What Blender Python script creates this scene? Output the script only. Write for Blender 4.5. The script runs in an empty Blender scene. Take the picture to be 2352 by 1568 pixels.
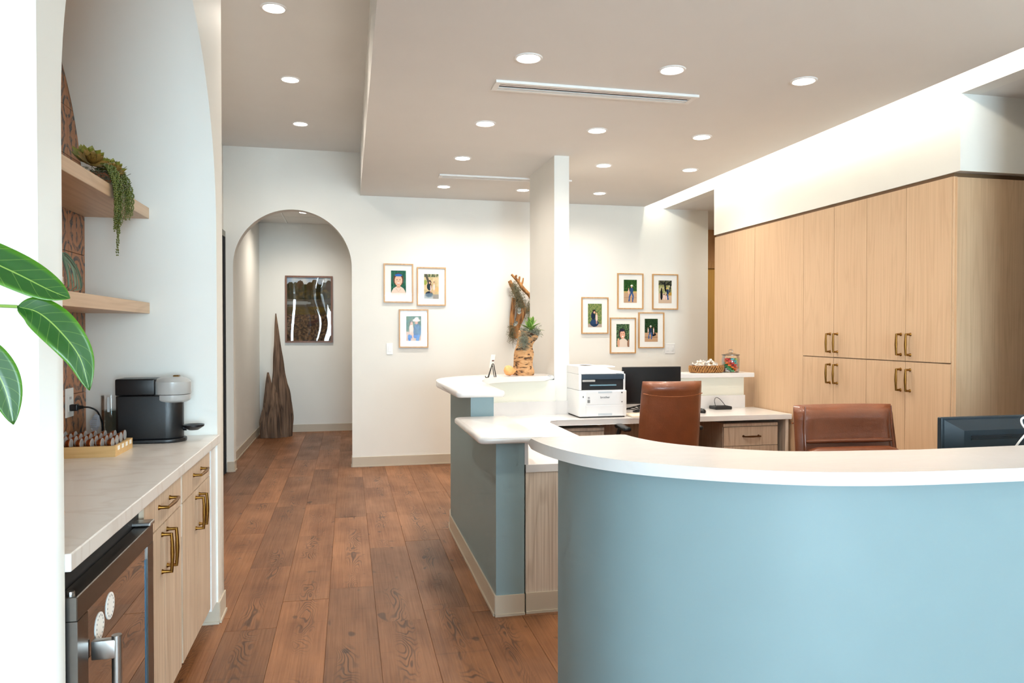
import bpy, bmesh, math, random
from mathutils import Vector, Matrix, noise
R = math.radians
random.seed(7)
scene = bpy.context.scene
COL = scene.collection

# ------------------------------------------------------------------ camera
cam_data = bpy.data.cameras.new('camera')
cam = bpy.data.objects.new('camera', cam_data)
COL.objects.link(cam)
cam_data.sensor_width = 36.0
cam_data.lens = 1690.0 / 2352.0 * 36.0
cam_data.clip_start = 0.05
cam.location = (0, 0, 1.37)
cam.rotation_euler = (R(90 - 0.78), 0, R(-12.54))
scene.camera = cam

# ------------------------------------------------------------------ world, exposure, daylight
world = bpy.data.worlds.new('world')
scene.world = world
world.use_nodes = True
bg = world.node_tree.nodes['Background']
bg.inputs[0].default_value = (0.62, 0.82, 1.0, 1)
bg.inputs[1].default_value = 1.2
scene.view_settings.view_transform = 'Standard'
scene.view_settings.look = 'None'
scene.view_settings.gamma = 1.0
scene.view_settings.use_curve_mapping = False
scene.view_settings.exposure = 0.27
scene.cycles.max_bounces = 6
scene.cycles.diffuse_bounces = 4
scene.cycles.glossy_bounces = 3
scene.cycles.transparent_max_bounces = 10
scene.cycles.use_adaptive_sampling = True
scene.cycles.adaptive_threshold = 0.08
scene.cycles.adaptive_min_samples = 10
scene.cycles.use_denoising = True
scene.cycles.caustics_reflective = False
scene.cycles.caustics_refractive = False
scene.cycles.sample_clamp_indirect = 6.0

DAY_W = 560.0
SPOT_W = 36.0
COVE_E = 42.0
def area(name, loc, rot, sx, sy, power, color):
    l = bpy.data.lights.new(name, 'AREA')
    l.shape = 'RECTANGLE'; l.size = sx; l.size_y = sy
    l.energy = power; l.color = color
    o = bpy.data.objects.new(name, l); COL.objects.link(o)
    o.location = loc; o.rotation_euler = rot
    return o
# daylight entering through the storefront windows behind the camera
area('window_daylight', (1.05, -5.78, 1.40), (R(90), 0, 0), 2.6, 2.1, DAY_W, (0.64, 0.86, 1.0))

# ------------------------------------------------------------------ helpers
def lin(c):
    out = []
    for v in c:
        v = v / 255.0
        out.append(v / 12.92 if v <= 0.04045 else ((v + 0.055) / 1.055) ** 2.4)
    return tuple(out)

def new_mat(name):
    m = bpy.data.materials.new(name)
    m.use_nodes = True
    nt = m.node_tree
    b = nt.nodes['Principled BSDF']
    return m, nt, b

def setc(b, key, v):
    if key in b.inputs:
        b.inputs[key].default_value = v

def simple(name, rgb, rough=0.5, metal=0.0, noise_amt=0.06, scale=40.0, bump=0.0, coat=0.0, emit=None, es=0.0, spec=0.5, bscale=None):
    m, nt, b = new_mat(name)
    c = lin(rgb)
    tc = nt.nodes.new('ShaderNodeTexCoord')
    n = nt.nodes.new('ShaderNodeTexNoise'); n.inputs['Scale'].default_value = scale; n.inputs['Detail'].default_value = 3 if noise_amt > 0.03 else 0
    nt.links.new(tc.outputs['Object'], n.inputs['Vector'])
    r = nt.nodes.new('ShaderNodeMapRange')
    r.inputs[3].default_value = 1 - noise_amt; r.inputs[4].default_value = 1 + noise_amt
    nt.links.new(n.outputs['Fac'], r.inputs[0])
    mx = nt.nodes.new('ShaderNodeVectorMath'); mx.operation = 'SCALE'
    mx.inputs[0].default_value = c
    nt.links.new(r.outputs[0], mx.inputs['Scale'])
    nt.links.new(mx.outputs[0], b.inputs['Base Color'])
    b.inputs['Roughness'].default_value = rough
    b.inputs['Metallic'].default_value = metal
    setc(b, 'Coat Weight', coat)
    setc(b, 'Specular IOR Level', spec)
    if bump:
        bn = nt.nodes.new('ShaderNodeBump'); bn.inputs['Strength'].default_value = bump; bn.inputs['Distance'].default_value = 0.002
        n2 = nt.nodes.new('ShaderNodeTexNoise'); n2.inputs['Scale'].default_value = bscale or scale * 4; n2.inputs['Detail'].default_value = 2
        nt.links.new(tc.outputs['Object'], n2.inputs['Vector'])
        nt.links.new(n2.outputs['Fac'], bn.inputs['Height'])
        nt.links.new(bn.outputs[0], b.inputs['Normal'])
    if emit:
        setc(b, 'Emission Color', (*lin(emit), 1)); setc(b, 'Emission Strength', es)
    return m

def wood(name, light, dark, axis='Z', rough=0.45, grain=1.0, rand=True, fine=1.0):
    m, nt, b = new_mat(name)
    N = nt.nodes; L = nt.links
    tc = N.new('ShaderNodeTexCoord')
    off = N.new('ShaderNodeVectorMath'); off.operation = 'ADD'
    L.new(tc.outputs['Object'], off.inputs[0])
    oi = N.new('ShaderNodeObjectInfo')
    sc = N.new('ShaderNodeVectorMath'); sc.operation = 'SCALE'; sc.inputs[0].default_value = (13.1, 7.7, 21.3)
    L.new(oi.outputs['Random'], sc.inputs['Scale'])
    if rand: L.new(sc.outputs[0], off.inputs[1])
    def stretched(a, s):
        mp = N.new('ShaderNodeMapping')
        v = [a, a, a]; v['XYZ'.index(axis)] = s
        mp.inputs['Scale'].default_value = v
        L.new(off.outputs[0], mp.inputs['Vector'])
        return mp
    n1 = N.new('ShaderNodeTexNoise'); n1.inputs['Scale'].default_value = 1.0; n1.inputs['Detail'].default_value = 6
    L.new(stretched(70 * fine, 1.6).outputs[0], n1.inputs['Vector'])
    n2 = N.new('ShaderNodeTexNoise'); n2.inputs['Scale'].default_value = 1.0; n2.inputs['Detail'].default_value = 2
    L.new(stretched(7, 0.55).outputs[0], n2.inputs['Vector'])
    # contour lines of a slow noise give cathedral figure
    mu = N.new('ShaderNodeMath'); mu.operation = 'MULTIPLY'; mu.inputs[1].default_value = 60
    L.new(n2.outputs['Fac'], mu.inputs[0])
    si = N.new('ShaderNodeMath'); si.operation = 'SINE'; L.new(mu.outputs[0], si.inputs[0])
    mr = N.new('ShaderNodeMapRange'); mr.inputs[1].default_value = 0.2; mr.inputs[2].default_value = 1.0
    mr.inputs[3].default_value = 0.0; mr.inputs[4].default_value = 0.42 * grain
    L.new(si.outputs[0], mr.inputs[0])
    mr1 = N.new('ShaderNodeMapRange'); mr1.inputs[1].default_value = 0.38; mr1.inputs[2].default_value = 0.72
    mr1.inputs[3].default_value = 0.0; mr1.inputs[4].default_value = 0.85 * grain
    L.new(n1.outputs['Fac'], mr1.inputs[0])
    ad = N.new('ShaderNodeMath'); ad.operation = 'ADD'; ad.use_clamp = True
    L.new(mr.outputs[0], ad.inputs[0]); L.new(mr1.outputs[0], ad.inputs[1])
    mx = N.new('ShaderNodeMix'); mx.data_type = 'RGBA'
    mx.inputs[6].default_value = (*lin(light), 1); mx.inputs[7].default_value = (*lin(dark), 1)
    L.new(ad.outputs[0], mx.inputs[0])
    L.new(mx.outputs[2], b.inputs['Base Color'])
    b.inputs['Roughness'].default_value = rough
    return m

def quartz(name, base, vein, rough=0.18, amt=0.35):
    m, nt, b = new_mat(name)
    N = nt.nodes; L = nt.links
    tc = N.new('ShaderNodeTexCoord')
    mp = N.new('ShaderNodeMapping'); mp.inputs['Rotation'].default_value = (0, 0, 0.5); mp.inputs['Scale'].default_value = (1.0, 2.6, 1)
    L.new(tc.outputs['Object'], mp.inputs['Vector'])
    n = N.new('ShaderNodeTexNoise'); n.inputs['Scale'].default_value = 1.7; n.inputs['Detail'].default_value = 5; n.inputs['Distortion'].default_value = 0.7
    L.new(mp.outputs[0], n.inputs['Vector'])
    a = N.new('ShaderNodeMath'); a.operation = 'SUBTRACT'; a.inputs[1].default_value = 0.5; L.new(n.outputs['Fac'], a.inputs[0])
    ab = N.new('ShaderNodeMath'); ab.operation = 'ABSOLUTE'; L.new(a.outputs[0], ab.inputs[0])
    mr = N.new('ShaderNodeMapRange'); mr.inputs[1].default_value = 0.0; mr.inputs[2].default_value = 0.035
    mr.inputs[3].default_value = amt; mr.inputs[4].default_value = 0.0
    L.new(ab.outputs[0], mr.inputs[0])
    mx = N.new('ShaderNodeMix'); mx.data_type = 'RGBA'
    mx.inputs[6].default_value = (*lin(base), 1); mx.inputs[7].default_value = (*lin(vein), 1)
    L.new(mr.outputs[0], mx.inputs[0]); L.new(mx.outputs[2], b.inputs['Base Color'])
    b.inputs['Roughness'].default_value = rough
    return m

def clear_glass(name, tint=(255, 255, 255), rough=0.0, gloss=1.0):
    m = bpy.data.materials.new(name); m.use_nodes = True
    nt = m.node_tree; N = nt.nodes; L = nt.links
    N.clear()
    out = N.new('ShaderNodeOutputMaterial')
    t = N.new('ShaderNodeBsdfTransparent'); t.inputs[0].default_value = (*lin(tint), 1)
    g = N.new('ShaderNodeBsdfGlossy'); g.inputs['Roughness'].default_value = rough
    g.inputs[0].default_value = (1, 1, 1, 1)
    lw = N.new('ShaderNodeFresnel'); lw.inputs[0].default_value = 1.45
    mu = N.new('ShaderNodeMath'); mu.operation = 'MULTIPLY'; mu.inputs[1].default_value = gloss; mu.use_clamp = True
    L.new(lw.outputs[0], mu.inputs[0])
    mx = N.new('ShaderNodeMixShader')
    L.new(mu.outputs[0], mx.inputs[0]); L.new(t.outputs[0], mx.inputs[1]); L.new(g.outputs[0], mx.inputs[2])
    L.new(mx.outputs[0], out.inputs['Surface'])
    return m

def emissive(name, rgb, strength):
    m, nt, b = new_mat(name)
    b.inputs['Base Color'].default_value = (*lin(rgb), 1)
    setc(b, 'Emission Color', (*lin(rgb), 1)); setc(b, 'Emission Strength', strength)
    return m

def print_mat(name, rough=0.35):
    m, nt, b = new_mat(name)
    a = nt.nodes.new('ShaderNodeVertexColor'); a.layer_name = 'Col'
    nt.links.new(a.outputs['Color'], b.inputs['Base Color'])
    b.inputs['Roughness'].default_value = rough
    setc(b, 'Specular IOR Level', 0.12)
    return m

# ------------------------------------------------------------------ mesh helpers
def wloc(o):
    v = Vector((0, 0, 0))
    while o is not None:
        v += o.location; o = o.parent
    return v

def obj(name, bm, mat, parent=None, smooth=False, bevel=0.0, bseg=2, autosmooth=40):
    if isinstance(bm, bpy.types.Mesh):
        me = bm
    else:
        bmesh.ops.recalc_face_normals(bm, faces=bm.faces)
        me = bpy.data.meshes.new(name)
        if parent is None:
            xs = [v.co for v in bm.verts]
            base = Vector(((min(v.x for v in xs) + max(v.x for v in xs)) / 2, (min(v.y for v in xs) + max(v.y for v in xs)) / 2, min(v.z for v in xs)))
        else:
            base = wloc(parent)
        bmesh.ops.translate(bm, verts=bm.verts, vec=-base)
        bm.to_mesh(me); bm.free()
    o = bpy.data.objects.new(name, me)
    COL.objects.link(o)
    if parent is None:
        o.location = base if not isinstance(bm, bpy.types.Mesh) else (0, 0, 0)
    else:
        o.parent = parent
    for mm in (mat if isinstance(mat, (list, tuple)) else [mat]):
        me.materials.append(mm)
    if smooth:
        for p in me.polygons: p.use_smooth = True
        try:
            me.set_sharp_from_angle(angle=R(autosmooth))
        except Exception:
            pass
    if bevel:
        md = o.modifiers.new('bevel', 'BEVEL'); md.width = bevel; md.segments = bseg; md.limit_method = 'ANGLE'; md.angle_limit = R(40)
        md.harden_normals = False
    return o

def thing(name, label, cat, loc=(0, 0, 0), group=None):
    o = bpy.data.objects.new(name, None); COL.objects.link(o)
    o.location = loc; o.empty_display_size = 0.05
    o['label'] = label; o['category'] = cat
    if group: o['group'] = group
    return o

def tag(o, label=None, cat=None, group=None, kind=None):
    if label: o['label'] = label
    if cat: o['category'] = cat
    if group: o['group'] = group
    if kind: o['kind'] = kind
    return o

def struct(name, bm, mat, label, parent=None, **k):
    o = obj(name, bm, mat, parent, **k)
    o['kind'] = 'structure'
    o['label'] = label
    return o

def dup(root, loc, rot=None, label=None, group=None):
    r = root.copy(); COL.objects.link(r); r.location = loc
    if rot is not None: r.rotation_euler = rot
    if label: r['label'] = label
    if group: r['group'] = group
    for ch in list(root.children):
        c = ch.copy(); COL.objects.link(c); c.parent = r
        for g in list(ch.children):
            d = g.copy(); COL.objects.link(d); d.parent = c
    return r

def B(): return bmesh.new()

def box(bm, x0, x1, y0, y1, z0, z1, r=0.0, seg=2):
    vs = [bm.verts.new((x, y, z)) for x in (x0, x1) for y in (y0, y1) for z in (z0, z1)]
    f = [(0, 1, 3, 2), (4, 6, 7, 5), (0, 4, 5, 1), (2, 3, 7, 6), (0, 2, 6, 4), (1, 5, 7, 3)]
    fs = [bm.faces.new([vs[i] for i in q]) for q in f]
    if r:
        es = list({e for fc in fs for e in fc.edges})
        bmesh.ops.bevel(bm, geom=es, offset=r, segments=seg, affect='EDGES', profile=0.5)
    return vs

def bx(*a, **k):
    bm = B(); box(bm, *a, **k); return bm

def quad(bm, pts):
    return bm.faces.new([bm.verts.new(p) for p in pts])

def tube(bm, pts, rad, n=8, caps=True, flat=1.0):
    pts = [Vector(p) for p in pts]
    if not isinstance(rad, (list, tuple)): rad = [rad] * len(pts)
    rings = []
    prev = None
    for i, p in enumerate(pts):
        t = (pts[min(i + 1, len(pts) - 1)] - pts[max(i - 1, 0)])
        if t.length < 1e-9: t = Vector((0, 0, 1))
        t.normalize()
        if prev is None:
            a = Vector((0, 0, 1)) if abs(t.z) < 0.9 else Vector((1, 0, 0))
            u = t.cross(a).normalized()
        else:
            u = (prev - t * prev.dot(t))
            u = u.normalized() if u.length > 1e-6 else t.cross(Vector((1, 0, 0))).normalized()
        prev = u
        w = t.cross(u)
        rings.append([bm.verts.new(p + u * math.cos(2 * math.pi * k / n) * rad[i] + w * math.sin(2 * math.pi * k / n) * rad[i] * flat) for k in range(n)])
    for a, b_ in zip(rings, rings[1:]):
        for k in range(n):
            bm.faces.new((a[k], a[(k + 1) % n], b_[(k + 1) % n], b_[k]))
    if caps:
        bm.faces.new(rings[0][::-1]); bm.faces.new(rings[-1])
    return rings

def bez(pts, n=12):
    """Catmull-Rom through the points"""
    P = [Vector(p) for p in pts]
    P = [P[0] * 2 - P[1]] + P + [P[-1] * 2 - P[-2]]
    out = []
    for i in range(1, len(P) - 2):
        for k in range(n):
            t = k / n
            a, b_, c, d = P[i - 1], P[i], P[i + 1], P[i + 2]
            out.append(0.5 * ((2 * b_) + (c - a) * t + (2 * a - 5 * b_ + 4 * c - d) * t * t + (3 * b_ - a - 3 * c + d) * t ** 3))
    out.append(P[-2])
    return out

def lathe(bm, prof, c=(0, 0, 0), n=24, sx=1.0, sy=1.0):
    rings = []
    for r_, z in prof:
        rings.append([bm.verts.new((c[0] + math.cos(2 * math.pi * k / n) * r_ * sx, c[1] + math.sin(2 * math.pi * k / n) * r_ * sy, c[2] + z)) for k in range(n)])
    for a, b_ in zip(rings, rings[1:]):
        for k in range(n):
            bm.faces.new((a[k], a[(k + 1) % n], b_[(k + 1) % n], b_[k]))
    if prof[0][0] > 1e-5: bm.faces.new(rings[0][::-1])
    if prof[-1][0] > 1e-5: bm.faces.new(rings[-1])
    bmesh.ops.remove_doubles(bm, verts=bm.verts, dist=1e-6)

def prism(bm, pts, z0, z1, r=0.0, seg=4):
    lo = [bm.verts.new((p[0], p[1], z0)) for p in pts]
    hi = [bm.verts.new((p[0], p[1], z1)) for p in pts]
    n = len(pts)
    bot = bm.faces.new(lo[::-1]); top = bm.faces.new(hi)
    for i in range(n):
        bm.faces.new((lo[i], lo[(i + 1) % n], hi[(i + 1) % n], hi[i]))
    if r:
        bmesh.ops.bevel(bm, geom=list(set(top.edges) | set(bot.edges)), offset=r, segments=seg, affect='EDGES', profile=0.5, clamp_overlap=True)

def strip(bm, outer, inner, z0, z1):
    """wall between two open polylines of equal length"""
    n = len(outer)
    V = [[bm.verts.new((p[0], p[1], z)) for p in pl] for pl in (outer, inner) for z in (z0, z1)]
    ol, oh, il, ih = V
    for i in range(n - 1):
        bm.faces.new((ol[i], ol[i + 1], oh[i + 1], oh[i]))
        bm.faces.new((il[i + 1], il[i], ih[i], ih[i + 1]))
        bm.faces.new((oh[i], oh[i + 1], ih[i + 1], ih[i]))
        bm.faces.new((ol[i + 1], ol[i], il[i], il[i + 1]))
    bm.faces.new((ol[0], oh[0], ih[0], il[0])); bm.faces.new((ol[-1], il[-1], ih[-1], oh[-1]))

def offset_poly(pts, d):
    """offset an open polyline to its left by d"""
    out = []
    for i, p in enumerate(pts):
        a = Vector(pts[max(i - 1, 0)][:2]); b_ = Vector(pts[min(i + 1, len(pts) - 1)][:2])
        t = (b_ - a).normalized()
        out.append((p[0] - t.y * d, p[1] + t.x * d))
    return out

def arch_wall(bm, u0, u1, z1, uc, rad, zc, w0, w1, axis='Y', n=40, z0=0.0):
    """wall slab between w0 and w1 with an arched opening; u runs along the wall"""
    def P(u, w, z): return (w, u, z) if axis == 'Y' else (u, w, z)
    arc = [(uc - rad * math.cos(math.pi * k / n), zc + rad * math.sin(math.pi * k / n)) for k in range(n + 1)]
    for w in (w0, w1):
        quad(bm, [P(u0, w, z0), P(uc - rad, w, z0), P(uc - rad, w, zc), P(u0, w, zc)])
        quad(bm, [P(uc + rad, w, z0), P(u1, w, z0), P(u1, w, zc), P(uc + rad, w, zc)])
        # spandrels
        tops = [u0 + (u1 - u0) * k / n for k in range(n + 1)]
        quad(bm, [P(u0, w, zc), P(arc[0][0], w, zc), P(tops[0], w, z1)][:3]) if False else None
        prev_t = (u0, z1)
        bm.faces.new([bm.verts.new(P(*q)) for q in ((u0, w, zc), (arc[0][0], w, zc), (u0, w, z1))])
        for k in range(n):
            quad(bm, [P(arc[k][0], w, arc[k][1]), P(arc[k + 1][0], w, arc[k + 1][1]), P(tops[k + 1], w, z1), P(tops[k], w, z1)])
        bm.faces.new([bm.verts.new(P(*q)) for q in ((arc[n][0], w, zc), (u1, w, zc), (u1, w, z1))])
    path = [(uc - rad, z0)] + arc + [(uc + rad, z0)]
    for a, b_ in zip(path, path[1:]):
        quad(bm, [P(a[0], w0, a[1]), P(b_[0], w0, b_[1]), P(b_[0], w1, b_[1]), P(a[0], w1, a[1])])
    quad(bm, [P(u0, w0, z0), P(u0, w1, z0), P(u0, w1, z1), P(u0, w0, z1)])
    quad(bm, [P(u1, w0, z0), P(u1, w1, z0), P(u1, w1, z1), P(u1, w0, z1)])
    quad(bm, [P(u0, w0, z1), P(u1, w0, z1), P(u1, w1, z1), P(u0, w1, z1)])
    bmesh.ops.remove_doubles(bm, verts=bm.verts, dist=1e-5)

def blob(bm, c, rx, ry, rz, sub=2, amp=0.0, freq=8.0, seed=0.0):
    g = bmesh.ops.create_icosphere(bm, subdivisions=sub, radius=1.0)
    for v in g['verts']:
        p = v.co.copy()
        k = 1 + amp * noise.noise(p * freq + Vector((seed, seed * 1.7, 3.1)))
        v.co = Vector((c[0] + p.x * rx * k, c[1] + p.y * ry * k, c[2] + p.z * rz * k))

def lumpy(bm, pts, rad, n=18, amp=0.25, freq=10.0, seed=0.0, ridge=0.0, flat=1.0):
    rings = tube(bm, pts, rad, n=n, flat=flat)
    P = [Vector(p) for p in pts]
    for i, ring in enumerate(rings):
        for k, v in enumerate(ring):
            d = v.co - P[i]
            a = noise.noise(Vector((v.co.x * freq, v.co.y * freq, v.co.z * freq * 0.5)) + Vector((seed, 0, seed)))
            b_ = noise.noise(Vector((k * 0.9, seed, v.co.z * 2.0)))
            v.co = P[i] + d * (1 + amp * a + ridge * b_)

def strands(bm, n, f, seed=0, r=0.0011, sides=3):
    rnd = random.Random(seed)
    for i in range(n):
        tube(bm, f(rnd), r, n=sides, caps=False)

def text_mesh(s, size, mat, name, parent, loc, rot, depth=0.0005):
    cu = bpy.data.curves.new(name, 'FONT'); cu.body = s; cu.size = size; cu.extrude = depth
    cu.align_x = 'CENTER'; cu.align_y = 'CENTER'
    tmp = bpy.data.objects.new(name, cu); COL.objects.link(tmp)
    bpy.context.view_layer.update()
    me = bpy.data.meshes.new_from_object(tmp.evaluated_get(bpy.context.evaluated_depsgraph_get()))
    bpy.data.objects.remove(tmp)
    o = obj(name, me, mat, parent)
    o.location = Vector(loc) - wloc(parent) if parent else loc
    o.rotation_euler = rot
    return o

# ------------------------------------------------------------------ materials
M = {}
M['wall'] = simple('wall_paint', (236, 235, 229), 0.6, noise_amt=0.012, scale=6)
M['ceil'] = simple('ceiling_paint', (231, 230, 227), 0.75, noise_amt=0.012, scale=5)
M['cream'] = simple('cream_laminate', (238, 236, 222), 0.45, noise_amt=0.01, scale=6)
M['blue'] = simple('blue_grey_paint', (134, 157, 162), 0.5, noise_amt=0.02, scale=8)
M['base'] = simple('vinyl_cove_base', (196, 184, 166), 0.5, noise_amt=0.02, scale=12)
M['quartz'] = quartz('white_quartz', (224, 222, 221), (210, 206, 204), 0.2, 0.15)
M['marble'] = quartz('veined_quartz', (230, 227, 222), (206, 196, 186), 0.28, 0.4)
M['oak'] = wood('light_oak_veneer', (212, 180, 146), (190, 156, 122), 'Z', 0.42, 0.6, fine=1.6)
M['oak_y'] = wood('light_oak_shelf', (214, 184, 152), (186, 152, 118), 'Y', 0.45, 0.6)
M['oak_pale'] = wood('pale_ash_veneer', (216, 194, 170), (182, 156, 130), 'Z', 0.45, 0.75)
M['oak_grey'] = wood('grey_ash_veneer', (218, 205, 190), (170, 152, 134), 'Z', 0.45, 0.75, fine=2.0)
M['oak_grey_x'] = wood('grey_ash_drawer', (196, 176, 156), (164, 142, 122), 'Z', 0.45, 0.7)
M['frame_oak'] = wood('frame_oak', (206, 160, 104), (170, 122, 72), 'Z', 0.4, 0.6)
M['frame_walnut'] = wood('frame_walnut', (128, 82, 52), (92, 56, 34), 'Z', 0.4, 0.6)
M['brass'] = simple('aged_brass', (132, 94, 44), 0.34, 1.0, 0.1, 60)
M['steel'] = simple('brushed_steel', (178, 176, 174), 0.3, 1.0, 0.05, 90)
M['dsteel'] = simple('dark_stainless', (120, 116, 112), 0.32, 1.0, 0.05, 90)
M['black'] = simple('black_plastic', (16, 18, 21), 0.35, 0.0, 0.1, 60, bump=0.15, bscale=600)
M['mattblack'] = simple('matt_black', (22, 22, 24), 0.6, 0.0, 0.1, 50)
M['teal_dark'] = simple('dark_teal_plastic', (18, 34, 44), 0.42, 0.0, 0.1, 80, bump=0.1, bscale=700)
M['screen'] = simple('dark_screen', (20, 21, 24), 0.22, 0.0, 0.05, 30)
M['navy'] = simple('slate_plastic', (38, 56, 72), 0.38, 0.0, 0.1, 80, bump=0.1, bscale=700)
M['white'] = simple('white_plastic', (238, 238, 236), 0.35, 0.0, 0.01, 20)
M['offwhite'] = simple('printer_white', (232, 235, 238), 0.4, 0.0, 0.01, 20)
M['grey'] = simple('grey_plastic', (178, 178, 176), 0.3, 0.0, 0.02, 30, coat=0.4)
M['midgrey'] = simple('mid_grey', (128, 130, 132), 0.5)
M['paper'] = simple('paper', (244, 243, 238), 0.7, 0.0, 0.01, 20)
M['mat'] = simple('mat_board', (246, 245, 241), 0.8, 0.0, 0.01, 20)
M['gap'] = simple('dark_gap', (40, 36, 32), 0.8)
M['leather'] = simple('cognac_leather', (118, 64, 36), 0.36, 0.0, 0.22, 14, bump=0.35, bscale=160, coat=0.15)
M['stitch'] = simple('stitch_thread', (160, 96, 56), 0.6)
M['bamboo'] = wood('bamboo', (226, 188, 130), (204, 160, 100), 'X', 0.45, 0.5)
M['drift'] = wood('dark_driftwood', (128, 102, 82), (58, 42, 32), 'Z', 0.85, 0.9, fine=0.35)
M['drift2'] = wood('golden_driftwood', (190, 138, 82), (110, 68, 34), 'Z', 0.75, 1.2, fine=0.9)
M['moss'] = simple('spanish_moss', (122, 118, 92), 0.9, 0.0, 0.3, 30)
M['leafdark'] = simple('succulent_green', (98, 106, 34), 0.5, 0.0, 0.3, 50)
M['door_dark'] = simple('dark_door', (30, 28, 30), 0.5)
M['metalframe'] = simple('door_frame_grey', (150, 152, 144), 0.5)
M['warmwood'] = wood('warm_door_wood', (226, 178, 92), (200, 150, 70), 'Z', 0.4, 0.4)
M['glass'] = clear_glass('clear_glass', gloss=0.7)
M['pane'] = clear_glass('picture_glass', gloss=0.12)
M['smoke'] = clear_glass('smoked_glass', (70, 58, 50), 0.0, 2.2)
M['water'] = clear_glass('water', (205, 222, 226), 0.0, 0.8)
M['led'] = emissive('downlight_diffuser', (255, 248, 238), 12.0)
M['led'].cycles.emission_sampling = 'NONE'
M['cove'] = emissive('cove_led', (255, 244, 222), COVE_E)
M['print'] = print_mat('photo_print', 0.85)
M['foil'] = simple('pod_foil', (196, 198, 200), 0.3, 0.35, 0.05, 60)
M['pod'] = simple('copper_pod', (150, 84, 40), 0.3, 0.8, 0.1, 60)

# carved / cracked pale driftwood
def cracked(name):
    m, nt, b = new_mat(name); N = nt.nodes; L = nt.links
    tc = N.new('ShaderNodeTexCoord')
    mp = N.new('ShaderNodeMapping'); mp.inputs['Scale'].default_value = (9, 9, 30); mp.inputs['Rotation'].default_value = (0.5, 0.35, 0)
    L.new(tc.outputs['Object'], mp.inputs[0])
    n = N.new('ShaderNodeTexNoise'); n.inputs['Scale'].default_value = 1.3; n.inputs['Detail'].default_value = 3; n.inputs['Distortion'].default_value = 1.2
    L.new(mp.outputs[0], n.inputs['Vector'])
    cr = N.new('ShaderNodeValToRGB')
    e = cr.color_ramp.elements
    e[0].position = 0.36; e[0].color = (*lin((60, 38, 22)), 1)
    e[1].position = 0.46; e[1].color = (*lin((190, 142, 94)), 1)
    q = cr.color_ramp.elements.new(0.75); q.color = (*lin((212, 172, 126)), 1)
    L.new(n.outputs['Fac'], cr.inputs[0]); L.new(cr.outputs[0], b.inputs['Base Color'])
    bn = N.new('ShaderNodeBump'); bn.inputs['Strength'].default_value = 0.7; bn.inputs['Distance'].default_value = 0.01
    L.new(n.outputs['Fac'], bn.inputs['Height']); L.new(bn.outputs[0], b.inputs['Normal'])
    b.inputs['Roughness'].default_value = 0.75
    return m
M['cracked'] = cracked('cracked_driftwood')

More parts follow.
